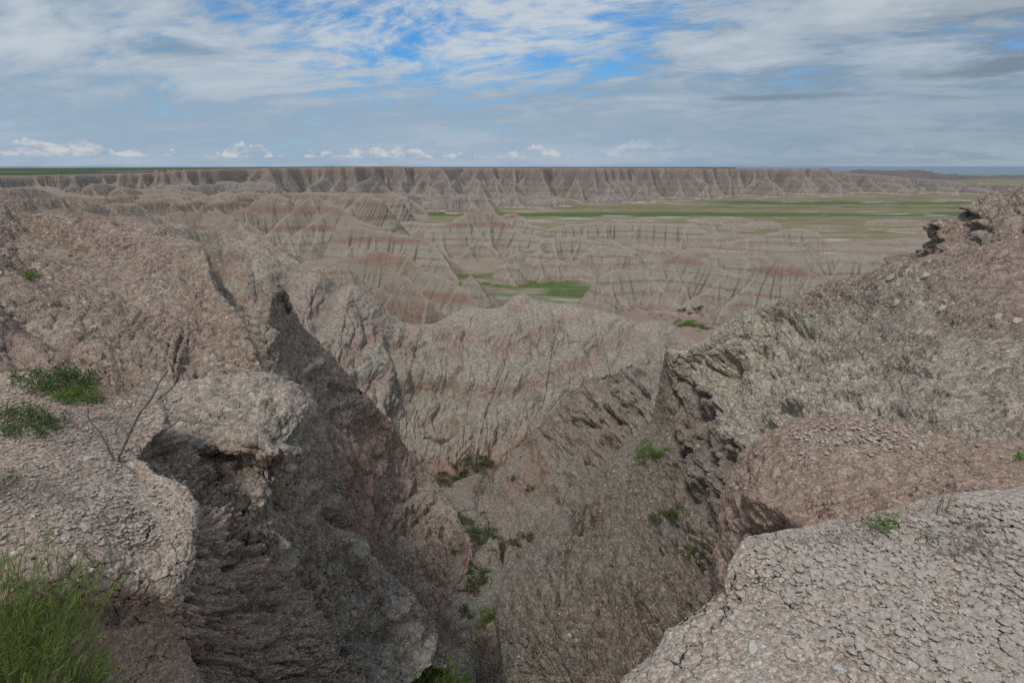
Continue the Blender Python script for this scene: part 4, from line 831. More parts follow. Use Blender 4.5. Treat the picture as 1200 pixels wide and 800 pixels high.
def hill_shape(P, N_, RP, CPm):
    P = bumpy(1.1, 0.085, 7, (1, 1, .8), ledge=.05, lper=.3, gully=.07, gl=.8, off=50.0, ridged=.5)(P, N_, RP, CPm)
    px, py = proj(P)
    # shallow wash running down right from the upper left, and a hollow at lower left
    q = (py - 250) - (px - 18) * 0.46
    wsh = np.exp(-((q + 2) / 7) ** 2) * np.clip((px - 5) / 25, 0, 1) * np.clip((125 - px) / 30, 0, 1)
    q2 = (py - 330) - (px + 10) * .78
    ws2 = np.exp(-(q2 / 16) ** 2) * np.clip((115 - px) / 60, 0, 1)
    return P - N_ * (wsh * .38 + ws2 * .22)[..., None]
loft('left_hillside', [b2, b1, cr, g1, g2, g3, g4], 'hill', 1.0, flute(1.3, .11, 2.2, 6.5, 4, 25, base=hill_shape), label='brown crumbly hillside filling the upper left')

# K: pale knob with a flat top and steep front
rows = [
 [H(170, 9.5, -5), H(200, 9.5, -5), H(235, 9.2, -5), H(265, 9, -5.2), H(300, 9, -5.5), H(340, 9, -6), H(375, 9, -6.5), H(410, 9, -7), H(440, 9, -7.5), H(480, 9.2, -8.5), H(520, 9.2, -9.5), H(560, 8.5, -10), H(590, 7.5, -10)],
 [(150, 462, 5.6), (180, 461, 5.7), (215, 449, 5.85), (250, 440, 5.95), (290, 437, 6.0), (330, 446, 5.95), (352, 466, 5.8), (364, 500, 5.7), (374, 540, 5.85), (392, 600, 6.1), (437, 655, 6.35), (482, 712, 6.35), (512, 780, 6.05)],
 [(160, 490, 4.9), (190, 490, 4.9), (222, 484, 4.95), (255, 478, 5.0), (288, 476, 5.0), (318, 482, 4.95), (338, 495, 4.9), (352, 520, 4.9), (360, 560, 5.5), (374, 615, 5.85), (412, 672, 6.05), (452, 728, 6.0), (484, 795, 5.7)],
 [(180, 515, 4.55), (205, 516, 4.5), (232, 514, 4.5), (262, 512, 4.48), (290, 510, 4.45), (313, 512, 4.45), (330, 520, 4.5), (342, 545, 4.55), (350, 580, 5.25), (362, 628, 5.62), (395, 684, 5.8), (432, 738, 5.75), (465, 805, 5.45)],
 [(195, 540, 4.45), (220, 542, 4.42), (245, 542, 4.4), (272, 542, 4.36), (296, 540, 4.34), (314, 545, 4.36), (326, 556, 4.4), (336, 580, 4.5), (342, 605, 5.0), (352, 645, 5.38), (380, 698, 5.55), (414, 750, 5.5), (445, 812, 5.2)],
 [(210, 600, 4.35), (235, 602, 4.3), (258, 602, 4.28), (284, 602, 4.26), (304, 604, 4.26), (318, 612, 4.3), (326, 624, 4.35), (332, 640, 4.42), (338, 658, 4.72), (346, 690, 5.05), (368, 735, 5.2), (398, 778, 5.2), (430, 835, 4.95)],
 [(220, 700, 4.1), (245, 702, 4.1), (268, 704, 4.1), (292, 706, 4.1), (310, 708, 4.1), (322, 714, 4.12), (328, 722, 4.15), (334, 735, 4.2), (340, 752, 4.4), (350, 780, 4.65), (370, 820, 4.75), (395, 860, 4.75), (425, 900, 4.6)]]
def knob_shape(P, N_, RP, CPm):
    P = bumpy(0.9, 0.13, 7, (1, 1, .55), ledge=.14, lper=.30, gully=.16, gl=.5, off=60.0, ridged=.5)(P, N_, RP, CPm)
    px, py = proj(P)
    h1 = np.exp(-((px - 395) / 14) ** 2 - ((py - 610) / 12) ** 2) * .25
    h2 = np.exp(-((px - 335) / 22) ** 2 - ((py - 512) / 8) ** 2) * .10
    h3 = np.exp(-((px - 435) / 14) ** 2 - ((py - 740) / 18) ** 2) * .25
    return P - N_ * (h1 + h2 + h3)[..., None]
loft('clay_knob', rows, 'knob', 1.1, flute(.55, .13, 3.2, 6.5, 4, 35, base=knob_shape), label='pale flat topped clay knob beside the gully at left')

# L1: the foreground ledge at left and its undercut cliff (guides run down the picture, columns go left to right)
rows = [
 [(-260, 425, 4.5), (-260, 470, 3.6), (-260, 520, 3.0), (-260, 580, 2.5), (-260, 650, 2.1), (-260, 720, 1.85), (-260, 790, 1.6), (-260, 850, 1.5), (-280, 960, 1.35), (-300, 1100, 1.2)],
 [(-60, 436, 4.45), (-60, 478, 3.7), (-60, 525, 3.05), (-60, 580, 2.55), (-60, 640, 2.2), (-60, 690, 2.0), (-60, 745, 1.88), (-60, 800, 1.85), (-60, 900, 1.75), (-60, 1040, 1.6)],
 [(40, 435, 4.4), (40, 476, 3.75), (40, 520, 3.15), (40, 570, 2.68), (40, 622, 2.34), (44, 662, 2.16), (48, 700, 2.06), (52, 745, 2.12), (60, 820, 2.1), (70, 940, 1.9)],
 [(105, 448, 4.3), (108, 482, 3.8), (108, 520, 3.3), (112, 562, 2.88), (115, 605, 2.56), (112, 645, 2.36), (108, 690, 2.22), (112, 730, 2.34), (125, 800, 2.36), (140, 900, 2.2)],
 [(165, 456, 4.25), (165, 488, 3.85), (140, 528, 3.3), (160, 556, 3.06), (185, 596, 2.8), (182, 635, 2.6), (172, 690, 2.42), (175, 730, 2.55), (190, 800, 2.6), (210, 900, 2.45)],
 [(190, 466, 4.2), (192, 492, 3.8), (163, 530, 3.25), (180, 547, 3.12), (232, 592, 2.92), (226, 640, 2.68), (208, 700, 2.50), (210, 735, 2.60), (232, 800, 2.75), (255, 900, 2.6)],
 [(200, 480, 4.25), (212, 505, 3.95), (190, 548, 3.5), (205, 565, 3.35), (246, 606, 3.15), (246, 652, 3.0), (240, 705, 2.85), (250, 745, 2.95), (278, 805, 3.05), (300, 900, 2.9)],
 [(215, 520, 4.3), (235, 535, 4.1), (235, 560, 3.95), (250, 580, 3.85), (278, 620, 3.7), (290, 660, 3.6), (302, 710, 3.5), (320, 755, 3.45), (345, 810, 3.45), (370, 900, 3.3)],
 [(240, 540, 4.5), (262, 556, 4.35), (278, 572, 4.3), (292, 592, 4.25), (318, 632, 4.15), (342, 675, 4.1), (368, 715, 4.05), (392, 758, 4.0), (418, 806, 4.0), (445, 900, 3.8)],
 [(252, 560, 4.7), (275, 572, 4.65), (290, 588, 4.6), (304, 606, 4.6), (330, 645, 4.6), (355, 688, 4.6), (380, 728, 4.6), (402, 770, 4.6), (430, 818, 4.6), (458, 910, 4.4)]]
def ledge_shape(P, N_, RP, CPm):
    cl = np.clip((RP - 5.0) / .8, 0, 1)
    a = bumpy(0.6, 0.035, 7, (1, 1, .8), off=70.0)(P, N_, RP, CPm)
    b = bumpy(0.45, 0.17, 7, (1, 1, .8), ledge=.04, lper=.2, gully=.16, gl=.30, off=75.0, ridged=.7)(P, N_, RP, CPm)
    P = a * (1 - cl[..., None]) + b * cl[..., None]
    P = flute(.46, .14, 5.15, 9.5, 7, 45, fade=.35)(P, N_, RP, CPm)
    px, py = proj(P)
    wv = fbm(P, .15, 3, .55) * 14
    cav = np.exp(-((px - 120) / 55) ** 2 - ((py + wv - 722) / 12) ** 2) * .13
    cv2 = np.exp(-((px - 190) / 34) ** 2 - ((py - 525) / 22) ** 2) * .10
    return P - N_ * (cav + cv2)[..., None]
loft('clay_ledge', rows, 'near_left', 1.1, ledge_shape, label='brown foreground clay ledge with crumbling cliff at left', skirts=False)

# ----------------------------------------------------------------- finding the ground under a pixel
SPX = np.concatenate([s[1] for s in SURF]); SPY = np.concatenate([s[2] for s in SURF]); SPP = np.concatenate([s[3] for s in SURF]); SNN = np.concatenate([s[4] for s in SURF])
_cell = 4
_ok = (SPX > -100) & (SPX < 1300) & (SPY > 180) & (SPY < 960)
_idx = np.flatnonzero(_ok); _key = (SPX[_idx] // _cell + 50).astype(np.int64) * 1000 + (SPY[_idx] // _cell).astype(np.int64)
_o = np.argsort(_key, kind='stable'); _idx = _idx[_o]; _key = _key[_o]
def ground(px, py):
    k = int(px // _cell + 50) * 1000 + int(py // _cell)
    a, b = np.searchsorted(_key, [k, k + 1])
    if b <= a:
        P = PV; qx, qy = proj(P)
        d = (qx - px) ** 2 + (qy - py) ** 2; near = np.flatnonzero(d < 6)
        if len(near) == 0: near = [int(np.argmin(d))]
        j = near[int(np.argmin(P[near][:, 1]))]
        return Vector(P[j]), Vector((0, 0, 1))
    c_ = _idx[a:b]; yy_ = SPP[c_][:, 1]; c_ = c_[yy_ < yy_.min() * 1.04]; j = c_[np.argmin((SPX[c_] - px) ** 2 + (SPY[c_] - py) ** 2)]
    n = SNN[j]
    if n[2] < 0: n = -n
    return Vector(SPP[j]), Vector(n)
#@@PLANTS@@
# ----------------------------------------------------------------- plants, dead twigs, stones
def leaf_mat(name, c1, c2, sc_=30):
    m, t, bs, out = new_mat(name); p = pos(t)
    n = noisen(t, p, sc_, 3, 0.6)
    cc = mixc(t, mapr(t, n, 0.35, 0.65), (*c1, 1), (*c2, 1))
    t.links.new(cc, bs.inputs['Base Color'])
    bs.inputs['Roughness'].default_value = 0.6; bs.inputs['Specular IOR Level'].default_value = 0.25
    tr = t.nodes.new('ShaderNodeBsdfTranslucent'); t.links.new(cc, tr.inputs['Color'])
    ad = t.nodes.new('ShaderNodeMixShader'); ad.inputs[0].default_value = 0.3
    t.links.new(bs.outputs[0], ad.inputs[1]); t.links.new(tr.outputs[0], ad.inputs[2]); t.links.new(ad.outputs[0], out.inputs[0])
    return m
M['green'] = leaf_mat('fresh green leaves', (0.10, 0.18, 0.032), (0.20, 0.30, 0.065), 25)
M['green2'] = leaf_mat('dark green leaves', (0.055, 0.105, 0.030), (0.10, 0.17, 0.05), 12)
M['grass'] = leaf_mat('gully shrub leaves', (0.062, 0.100, 0.034), (0.105, 0.150, 0.050), 3)
M['grey_leaf'] = leaf_mat('grey brown twiggy leaves', (0.060, 0.052, 0.042), (0.095, 0.085, 0.065), 6)
M['straw'] = leaf_mat('dry straw', (0.32, 0.23, 0.13), (0.24, 0.17, 0.10), 30)
M['brown_grass'] = leaf_mat('dry brown brush', (0.16, 0.115, 0.075), (0.22, 0.16, 0.10), 8)
M['twig'] = leaf_mat('weathered grey wood', (0.30, 0.275, 0.26), (0.19, 0.165, 0.15), 40)
M['puff'] = leaf_mat('dry flower heads', (0.36, 0.24, 0.13), (0.28, 0.17, 0.09), 60)
def stone_mat(name, a, b):
    m, t, bs, out = new_mat(name); p = pos(t)
    cc = mixc(t, mapr(t, noisen(t, p, 26, 4, 0.6), 0.35, 0.65), (*a, 1), (*b, 1))
    cc = mixc(t, 1.0, cc, mixc(t, mapr(t, noisen(t, p, 160, 4, 0.7), 0.3, 0.7), (0.7, 0.7, 0.7, 1), (1.2, 1.2, 1.2, 1)), 'MULTIPLY')
    t.links.new(cc, bs.inputs['Base Color'])
    bp = t.nodes.new('ShaderNodeBump'); bp.inputs['Distance'].default_value = 0.004
    t.links.new(noisen(t, p, 90, 5, 0.65), bp.inputs['Height']); t.links.new(bp.outputs[0], bs.inputs['Normal'])
    return m
M['stone'] = stone_mat('pale stone', (0.47, 0.42, 0.37), (0.38, 0.32, 0.275))
M['stone2'] = stone_mat('white stone', (0.55, 0.52, 0.48), (0.45, 0.42, 0.38))
M['rock'] = stone_mat('grey brown rock', (0.33, 0.285, 0.245), (0.27, 0.22, 0.185))

def ribbons(B, D, L, Wd, bend, nseg=4, rs=None, up=(0, 0, 1)):
    """many narrow curved leaves: B base (n,3), D direction (n,3), L length, Wd width, bend droop"""
    n = len(B); rs = rs or np.random.RandomState(1)
    D = D / np.linalg.norm(D, axis=1, keepdims=True)
    side = np.cross(D, rs.normal(size=(n, 3))); side /= np.linalg.norm(side, axis=1, keepdims=True) + 1e-9
    pts = []
    for i in range(nseg + 1):
        f = i / nseg
        c_ = B + D * (L * f)[:, None]; c_ = c_ + np.array([0, 0, -1.0]) * (bend * L * f * f)[:, None]
        wv = (Wd * (1 - f) ** 0.7 * (0.5 + 0.5 * min(1, f * 4)))[:, None]
        pts.append(c_ - side * wv * .5); pts.append(c_ + side * wv * .5)
    V = np.stack(pts, 1).reshape(-1, 3)        # n, 2(nseg+1)
    base = (np.arange(n) * 2 * (nseg + 1))[:, None]
    fs_ = []
    for i in range(nseg): fs_.append(base + np.array([2 * i, 2 * i + 1, 2 * i + 3, 2 * i + 2])[None, :])
    return V, np.concatenate(fs_)
def join(parts):
    Vs, Fs, o = [], [], 0
    for V, F_ in parts:
        Vs.append(V); Fs.append(F_ + o); o += len(V)
    return np.concatenate(Vs), np.concatenate(Fs)
def tube(pts, r0, r1, n=6):
    P = np.array(pts, float); k = len(P); T = np.gradient(P, axis=0); T /= np.linalg.norm(T, axis=1, keepdims=True) + 1e-9
    a = np.cross(T, [0.3, 0.9, 0.2]); a /= np.linalg.norm(a, axis=1, keepdims=True) + 1e-9; b = np.cross(T, a)
    th = np.linspace(0, 2 * math.pi, n, endpoint=False)
    r = np.linspace(r0, r1, k)[:, None, None]
    V = P[:, None, :] + r * (np.cos(th)[None, :, None] * a[:, None, :] + np.sin(th)[None, :, None] * b[:, None, :])
    i = np.arange(k * n).reshape(k, n); j = np.roll(i, -1, axis=1)
    F_ = np.stack([i[:-1], j[:-1], j[1:], i[1:]], -1).reshape(-1, 4)
    return V.reshape(-1, 3), F_
def thing(name, label, cat, loc, group=None):
    o = bpy.data.objects.new(name, None); col.objects.link(o); o.location = loc; o.empty_display_size = 0.1
    o['label'] = label; o['category'] = cat
    if group: o['group'] = group
    return o
def part(name, VF, mat, parent, smooth=False):
    V, F_ = VF
    return link(name, make_mesh(name, V, F_, M[mat], smooth=smooth), parent=parent)

def stem_bush(label, loc, n_stem, hgt, spread, leaf_len, leaf_w, per, mat, seed, cat='shrub', lean=(0, 0, 0), name='green_shrub', puffs=None, stem_mat='straw', jitter=0.05, group=None):
    """a shrub of many rising stems clothed in narrow leaves"""
    rs = np.random.RandomState(seed); o = thing(name, label, cat, loc, group)
    B, D, L, Wd = [], [], [], []; st = []
    for i in range(n_stem):
        th = rs.uniform(0, 2 * math.pi); t_ = rs.uniform(0, 1) ** .6
        d = np.array([math.cos(th) * spread * t_, math.sin(th) * spread * t_, 1.0]) + np.array(lean)
        d /= np.linalg.norm(d); h = hgt * rs.uniform(.55, 1.05) * (1.1 - .35 * t_)
        b0 = np.array([math.cos(th), math.sin(th), 0]) * rs.uniform(0, jitter) * 1.0
        bendv = rs.normal(size=3) * .12
        pts = [b0 + d * h * f + bendv * h * f * f + np.array([0, 0, -1]) * h * .10 * t_ * f * f for f in np.linspace(0, 1, 6)]
        st.append(tube(pts, leaf_w * .35, leaf_w * .16, 4))
        pa = np.array(pts)
        for f in rs.uniform(.25, 1.0, per):
            q = pa[int(f * 4.99)] * (1 - (f * 5 % 1)) + pa[min(5, int(f * 4.99) + 1)] * (f * 5 % 1)
            dd = d + rs.normal(size=3) * .42 + bendv * f
            B.append(q); D.append(dd); L.append(leaf_len * rs.uniform(.5, 1.15)); Wd.append(leaf_w * rs.uniform(.7, 1.2))
    n = len(B)
    part('leaves', ribbons(np.array(B), np.array(D), np.array(L), np.array(Wd), rs.uniform(-.1, .35, n), 3, rs), mat, o)
    part('stem_mass', join(st), stem_mat, o)
    if puffs:
        for q in puffs:
            k = 160; nd = rs.normal(size=(k, 3)); nd /= np.linalg.norm(nd, axis=1, keepdims=True); nd[:, 2] = np.abs(nd[:, 2]) * .9
            c_ = np.array(q) - np.array(loc)
            part('flower_head', ribbons(np.repeat(c_[None], k, 0) + nd * .002, nd, np.full(k, .013) * rs.uniform(.5, 1, k), np.full(k, .0028), np.zeros(k), 2, rs), 'puff', o)
    return o

# the big bright shrub in the lower left corner
pb = W(35, 850, 1.62)
stem_bush('large bright green shrub with narrow leaves in the lower left corner', Vector(W(-15, 845, 1.72)), 420, .66, .58, .060, .0034, 34, 'green', 2, lean=(.0, 0.05, .0), name='green_shrub', jitter=.24,
          puffs=[W(58, 683, 1.7), W(49, 697, 1.68), W(95, 676, 1.75), W(40, 655, 1.75)])
stem_bush('small green sprig with dry flower heads leaning right beside the large green shrub', Vector(W(88, 835, 1.80)), 70, .34, .42, .050, .0028, 30, 'green', 5, lean=(.45, 0.1, .0), name='green_sprig', jitter=.06,
          puffs=[W(160, 707, 1.85), W(152, 780, 1.7), W(140, 783, 1.7)])
# low leafy patches on the ledge
def low_patch(label, cx, cy, rx, ry, n, mat, seed, leaf=.022, wd=.007, hgt=.05):
    rs = np.random.RandomState(seed); B, D = [], []
    g0, _ = ground(cx, cy); o = thing('low_plant', label, 'plant', g0)
    st = []
    for i in range(n):
        th = rs.uniform(0, 2 * math.pi); r = rs.uniform(0, 1) ** .5
        g, nn_ = ground(cx + rx * r * math.cos(th), cy + ry * r * math.sin(th)); g = np.array(g - g0)
        for k in range(14):
            hh = rs.uniform(0, hgt); B.append(g + rs.normal(size=3) * .018 + np.array([0, 0, hh])); D.append(rs.normal(size=3) + np.array([0, 0, .7]))
        st.append(tube([g, g + np.array([0, 0, hgt]) + rs.normal(size=3) * .01], .0012, .0008, 4))
    n = len(B)
    part('leaves', ribbons(np.array(B), np.array(D), np.full(n, leaf) * rs.uniform(.5, 1.2, n), np.full(n, wd) * rs.uniform(.6, 1.2, n), rs.uniform(0, .4, n), 3, rs), mat, o)
    if len(st) <= 34:
        for q_ in st: part('stem', q_, 'straw', o)
    else: part('stem_mass', join(st), 'straw', o)
    return o
low_patch('long green leafy patch along the back rim of the clay ledge', 66, 452, 52, 12, 120, 'green2', 3, leaf=.04, wd=.011, hgt=.08)
low_patch('bright green tuft between the leafy patch and the bare branch', 92, 468, 30, 7, 60, 'green', 4, leaf=.05, wd=.009, hgt=.05)
low_patch('dark green leafy mat at the left edge of the clay ledge', 28, 498, 50, 18, 150, 'green2', 6, leaf=.028, wd=.009, hgt=.05)
low_patch('tiny green plant below the leafy mat on the ledge', 12, 566, 9, 5, 7, 'green2', 7)
low_patch('small bright green leafy plant among the grey twigs on the pebbly ground', 1036, 619, 20, 7, 26, 'green', 8, leaf=.020, wd=.010, hgt=.03)
low_patch('small dark green plant right of the bright leafy plant', 1086, 636, 13, 7, 12, 'green2', 9, leaf=.014, wd=.007, hgt=.02)
low_patch('dark green sprig behind the pebbles, nearer the right edge', 1148, 618, 10, 5, 8, 'green2', 10, leaf=.015, wd=.007, hgt=.025)
low_patch('dark green sprig left of its twin at the rear of the pebbles', 1128, 617, 7, 4, 6, 'green2', 11, leaf=.013, wd=.006, hgt=.02)
low_patch('green leafy sprig on the mound at the right edge of the picture', 1196, 538, 10, 3, 6, 'green', 12, leaf=.035, wd=.013, hgt=.03)

# dead branch standing on the ledge
def path3(pts, y, wob=0.0, seed=0):
    rs = np.random.RandomState(seed); P = np.array([W(a, b, y + (c_[0] if c_ else 0)) for a, b, *c_ in pts])
    out, _ = interp_ctrl(P, [5] * (len(P) - 1)); return out + rs.normal(size=out.shape) * wob
g0, _ = ground(137, 541); YB = g0.y
o = thing('dead_branch', 'bare grey forked branch standing at the notch in the clay ledge', 'branch', g0)
def br(pts, r0, r1, name='branch', y=YB, ob=None, base=None, mat='twig', seed=0):
    P = path3(pts, y, .0015, seed) - np.array(base if base is not None else g0)
    return part(name, tube(P, r0 * 1.25, r1 * 1.5, 6), mat, ob or o, smooth=True)
br([(136, 543), (144, 525), (153, 505), (165, 482), (178, 466), (187, 447), (197, 434)], .0075, .003, 'stem')
br([(178, 466, 0), (162, 459, .03), (148, 447, .05), (136, 428, .08), (131, 413, .1), (136, 402, .12)], .0045, .0018)
br([(184, 468, 0), (193, 461, -.03), (205, 450, -.05), (214, 426, -.1), (227, 408, -.12)], .005, .0018)
br([(183, 470, 0), (194, 483, -.05), (210, 491, -.1), (240, 496, -.12), (268, 498, -.15), (285, 488, -.15), (291, 482, -.15)], .0045, .0015)
br([(134, 541, -.05), (124, 520, -.05), (116, 505, -.05), (104, 490, -.05), (103, 477, -.05)], .0055, .0025)
br([(165, 482, 0), (158, 472, .06), (170, 450, .1), (185, 432, .15), (192, 420, .2)], .0025, .001)
br([(155, 505, 0), (140, 498, .04), (125, 500, .05), (112, 512, .05)], .003, .001)
br([(143, 543, -.04), (150, 548, -.1), (155, 552, -.12)], .004, .002)
def twig_tangle(label, cx, cy, rx, ry, n, seed, ln=.25, mat='twig', name='dead_twigs', lift=.04, thick=.0022, flat=.25, cat='twigs', lean=(0, 0)):
    rs = np.random.RandomState(seed); g0_, _ = ground(cx, cy); ob = thing(name, label, cat, g0_); ts = []
    for i in range(n):
        th = rs.uniform(0, 2 * math.pi); r = rs.uniform(0, 1) ** .5
        g, _n = ground(cx + rx * r * math.cos(th), cy + ry * r * math.sin(th)); g = np.array(g - g0_)
        d = rs.normal(size=3); d[2] = abs(d[2]) * flat + .02; d[0] += lean[0]; d[1] += lean[1]; d /= np.linalg.norm(d); L = ln * rs.uniform(.3, 1.1)
        pts = [g + d * L * f + rs.normal(size=3) * .012 * L * 4 * f + np.array([0, 0, lift * math.sin(f * 3) * rs.uniform(.2, 1)]) for f in np.linspace(0, 1, 6)]
        ts.append(tube(pts, thick * rs.uniform(.5, 1.1), thick * .35, 4))
        if rs.rand() < .6:
            q = pts[3]; d2 = d + rs.normal(size=3) * .6; d2[2] = abs(d2[2]) * flat
            ts.append(tube([q + d2 * L * .45 * f for f in np.linspace(0, 1, 4)], thick * .5, thick * .25, 4))
    part('twig_mass', join(ts), mat, ob); return ob
twig_tangle('grey dead twigs lying across the leafy mat on the ledge', 95, 500, 70, 22, 60, 1, .5, name='dead_twigs')
twig_tangle('dry straw lying over the green leafy patch', 110, 460, 40, 14, 30, 2, .35, mat='straw', name='dry_straw', cat='straw')
twig_tangle('tangle of dry grey grass behind the large green shrub', 25, 585, 55, 14, 70, 3, .28, name='dead_twigs')
twig_tangle('little grey tuft of twigs at the tip of the clay ledge', 205, 552, 10, 7, 22, 4, .10, name='dead_twigs', thick=.0012)
twig_tangle('upright dry reddish twigs behind the bare branch', 140, 462, 18, 5, 26, 5, .20, mat='brown_grass', name='dead_twigs', flat=2.0, thick=.0018)
twig_tangle('grey tangle of twigs behind the small bright leafy plant', 985, 632, 55, 10, 70, 6, .16, name='dead_twigs', thick=.0014)
twig_tangle('upright pale dry weeds against the brown mound, rightmost clump', 1100, 600, 10, 3, 15, 7, .22, mat='straw', name='dry_weed', cat='weed', flat=3.0, thick=.0014)
twig_tangle('upright pale dry weeds against the brown mound, left clump', 1000, 612, 16, 4, 12, 8, .17, mat='straw', name='dry_weed', cat='weed', flat=2.2, thick=.0013)
twig_tangle('bleached upright twigs in the middle of the weed row', 1040, 606, 14, 3, 12, 18, .16, mat='twig', name='dry_weed', cat='weed', flat=2.0, thick=.0011)
twig_tangle('dark grey twigs lying on the pebbles at the right edge', 1160, 652, 45, 12, 34, 9, .30, name='dead_twigs', thick=.0022, flat=.1)
twig_tangle('curled straw coloured weed in front of the dark twigs', 1112, 652, 12, 8, 20, 10, .09, mat='straw', name='dry_weed', cat='weed', flat=1.0, thick=.0012)
twig_tangle('thin straw stalks on the cracked edge of the pebbly ground', 868, 690, 25, 18, 24, 11, .11, mat='straw', name='dry_straw', cat='straw', thick=.0012)
twig_tangle('bleached root hanging on the pale slope below the knob', 455, 760, 16, 12, 7, 12, .55, name='dead_root', cat='root', thick=.008)

# compact shrubs: a ball of small leaf blades with a few stems
def bush_mesh(seed, n=420, blade=.16, wd=.035, squash=.75, updir=.5):
    rs = np.random.RandomState(seed)
    c_ = rs.normal(size=(7, 3)) * np.array([.42, .42, .18]) + np.array([0, 0, .38]); k = rs.randint(0, 7, n)
    d = rs.normal(size=(n, 3)); d /= np.linalg.norm(d, axis=1, keepdims=True)
    B = c_[k] + d * (rs.uniform(0, 1, n) ** .5 * .34)[:, None]; B[:, 2] = np.abs(B[:, 2]) * squash
    D = d + np.array([0, 0, updir]) + rs.normal(size=(n, 3)) * .3
    return ribbons(B, D, np.full(n, blade) * rs.uniform(.5, 1.2, n), np.full(n, wd), rs.uniform(0, .2, n), 2, rs), c_
BUSH = {}
for kd, (mt, nn_, bl, wd, up) in {'green': ('grass', 800, .20, .050, 1.2), 'bright': ('green', 750, .26, .046, 1.6), 'grey': ('grey_leaf', 380, .16, .022, .4), 'dry': ('brown_grass', 420, .30, .018, 1.6)}.items():
    for v in range(3):
        VF, c_ = bush_mesh(50 + v + 10 * len(BUSH), nn_, bl, wd, updir=up)
        ml = make_mesh('leaves', VF[0], VF[1], M[mt], smooth=False)
        ts = [tube([np.array([0, 0, -.05]), q * .6 + np.array([.03, .02, 0]), q], .022, .008, 4) for q in c_]
        V_, F_ = join(ts); ms = make_mesh('stem_mass', V_, F_, M['twig'], smooth=True)
        BUSH[(kd, v)] = (ml, ms)
rbb = random.Random(3)
def nth(i, q):
    lr = len(q) > 20
    if i == 0: return 'leftmost ' if lr else 'topmost '
    if i == len(q) - 1: return 'rightmost ' if lr else 'lowest '
    w_ = ORD[i] if i < 19 else ('twenty ' + ORD[i - 20].replace('topmost', 'first') if i > 19 else 'twentieth')
    return w_ + (' from the left, ' if lr else ' from the top, ')
ORD = ['topmost', 'second', 'third', 'fourth', 'fifth', 'sixth', 'seventh', 'eighth', 'ninth', 'tenth', 'eleventh', 'twelfth', 'thirteenth', 'fourteenth', 'fifteenth', 'sixteenth', 'seventeenth', 'eighteenth', 'nineteenth']
def bush(px, py, wpx, kind, label, group=None, name='shrub', hf=1.0):
    g, _n = ground(px, py); dist = g.y * CP - g.z * SP; s_ = wpx * dist / F / 1.25
    o = thing(name, label, 'shrub', g - Vector((0, 0, .04 * s_)), group)
    o.scale = (s_, s_, s_ * hf); o.rotation_euler = (0, 0, rbb.uniform(0, 6))
    ml, ms = BUSH[(kind, rbb.randrange(3))]
    a = link('leaves', ml, parent=o); b = link('stem_mass', ms, parent=o)
    return o
bush(34, 328, 15, 'bright', 'small lone green shrub on the left hillside', hf=1.3)
bush(6, 312, 34, 'grey', 'dark twiggy shrub at the left edge of the hillside', hf=.7)
bush(43, 256, 16, 'grey', 'dark shrub at the top of the wash on the left hillside', hf=.9)
bush(95, 258, 9, 'grey', 'tiny grey shrub on the hillside rim, left of its twin')
bush(136, 265, 12, 'grey', 'tiny blue grey shrub on the hillside rim near the pale shoulder')
bush(100, 398, 24, 'grey', 'dark low shrub on the hillside above the bare branch', hf=.6)
bush(762, 534, 26, 'bright', 'bright green shrub on the crumbling face, topmost of three', 'green shrubs on the crumbling face', hf=.9)
bush(780, 606, 25, 'green', 'green shrub on the crumbling face, middle one of three', 'green shrubs on the crumbling face', hf=1.3)
bush(808, 646, 22, 'green', 'green shrub on the crumbling face, lowest of three', 'green shrubs on the crumbling face', hf=1.0)
bush(716, 665, 6, 'green', 'tiny green tuft alone on the dark crumbling face')
dk = [(717, 443, 11), (721, 449, 9), (712, 452, 10), (734, 458, 9), (745, 440, 14), (757, 441, 13), (751, 437, 10), (763, 445, 9), (698, 478, 13), (735, 486, 13), (727, 481, 9), (755, 480, 9), (726, 468, 6), (646, 505, 6), (609, 536, 7), (655, 495, 5), (664, 520, 5)]
for i_, (a, b, c_) in enumerate(sorted(dk, key=lambda q: q[1])): bush(a, b, c_, 'grey', nth(i_, dk) + 'small dark shrub high on the pink slope', 'dark shrubs on the pink slope')
for i_, (a, b, c_) in enumerate(sorted([(723, 447, 6), (728, 446, 5), (737, 431, 6)], key=lambda q: q[1])): bush(a, b, c_, 'green', nth(i_, [(723, 447, 6), (728, 446, 5), (737, 431, 6)]) + 'tiny green shrub between the dark shrubs', 'tiny green shrubs on the pink slope')
gs = [(513, 557, 16), (524, 561, 20), (536, 556, 16), (545, 551, 20), (556, 545, 22), (566, 541, 16), (543, 539, 14), (534, 545, 12), (528, 571, 12)]
for i_, (a, b, c_) in enumerate(sorted(gs, key=lambda q: q[1])): bush(a, b, c_, 'green', nth(i_, gs) + 'green shrub in the gully bend under the wall', 'green shrubs in the gully bend', hf=.7)
gs = [(541, 606, 16), (548, 615, 20), (556, 622, 22), (563, 630, 26), (570, 640, 22), (552, 634, 14), (574, 628, 14), (578, 650, 12)]
for i_, (a, b, c_) in enumerate(sorted(gs, key=lambda q: q[1])): bush(a, b, c_, 'green', nth(i_, gs) + 'leafy shrub on the middle gully floor', 'leafy shrubs on the gully floor', hf=.8)
for i_, (a, b, c_) in enumerate(sorted([(592, 640, 16), (604, 636, 16), (614, 628, 18), (622, 574, 10), (600, 560, 8)], key=lambda q: q[1])): bush(a, b, c_, 'green', nth(i_, [(592, 640, 16), (604, 636, 16), (614, 628, 18), (622, 574, 10), (600, 560, 8)]) + 'olive shrub on the gully right bank', 'olive shrubs on the right bank', hf=.8)
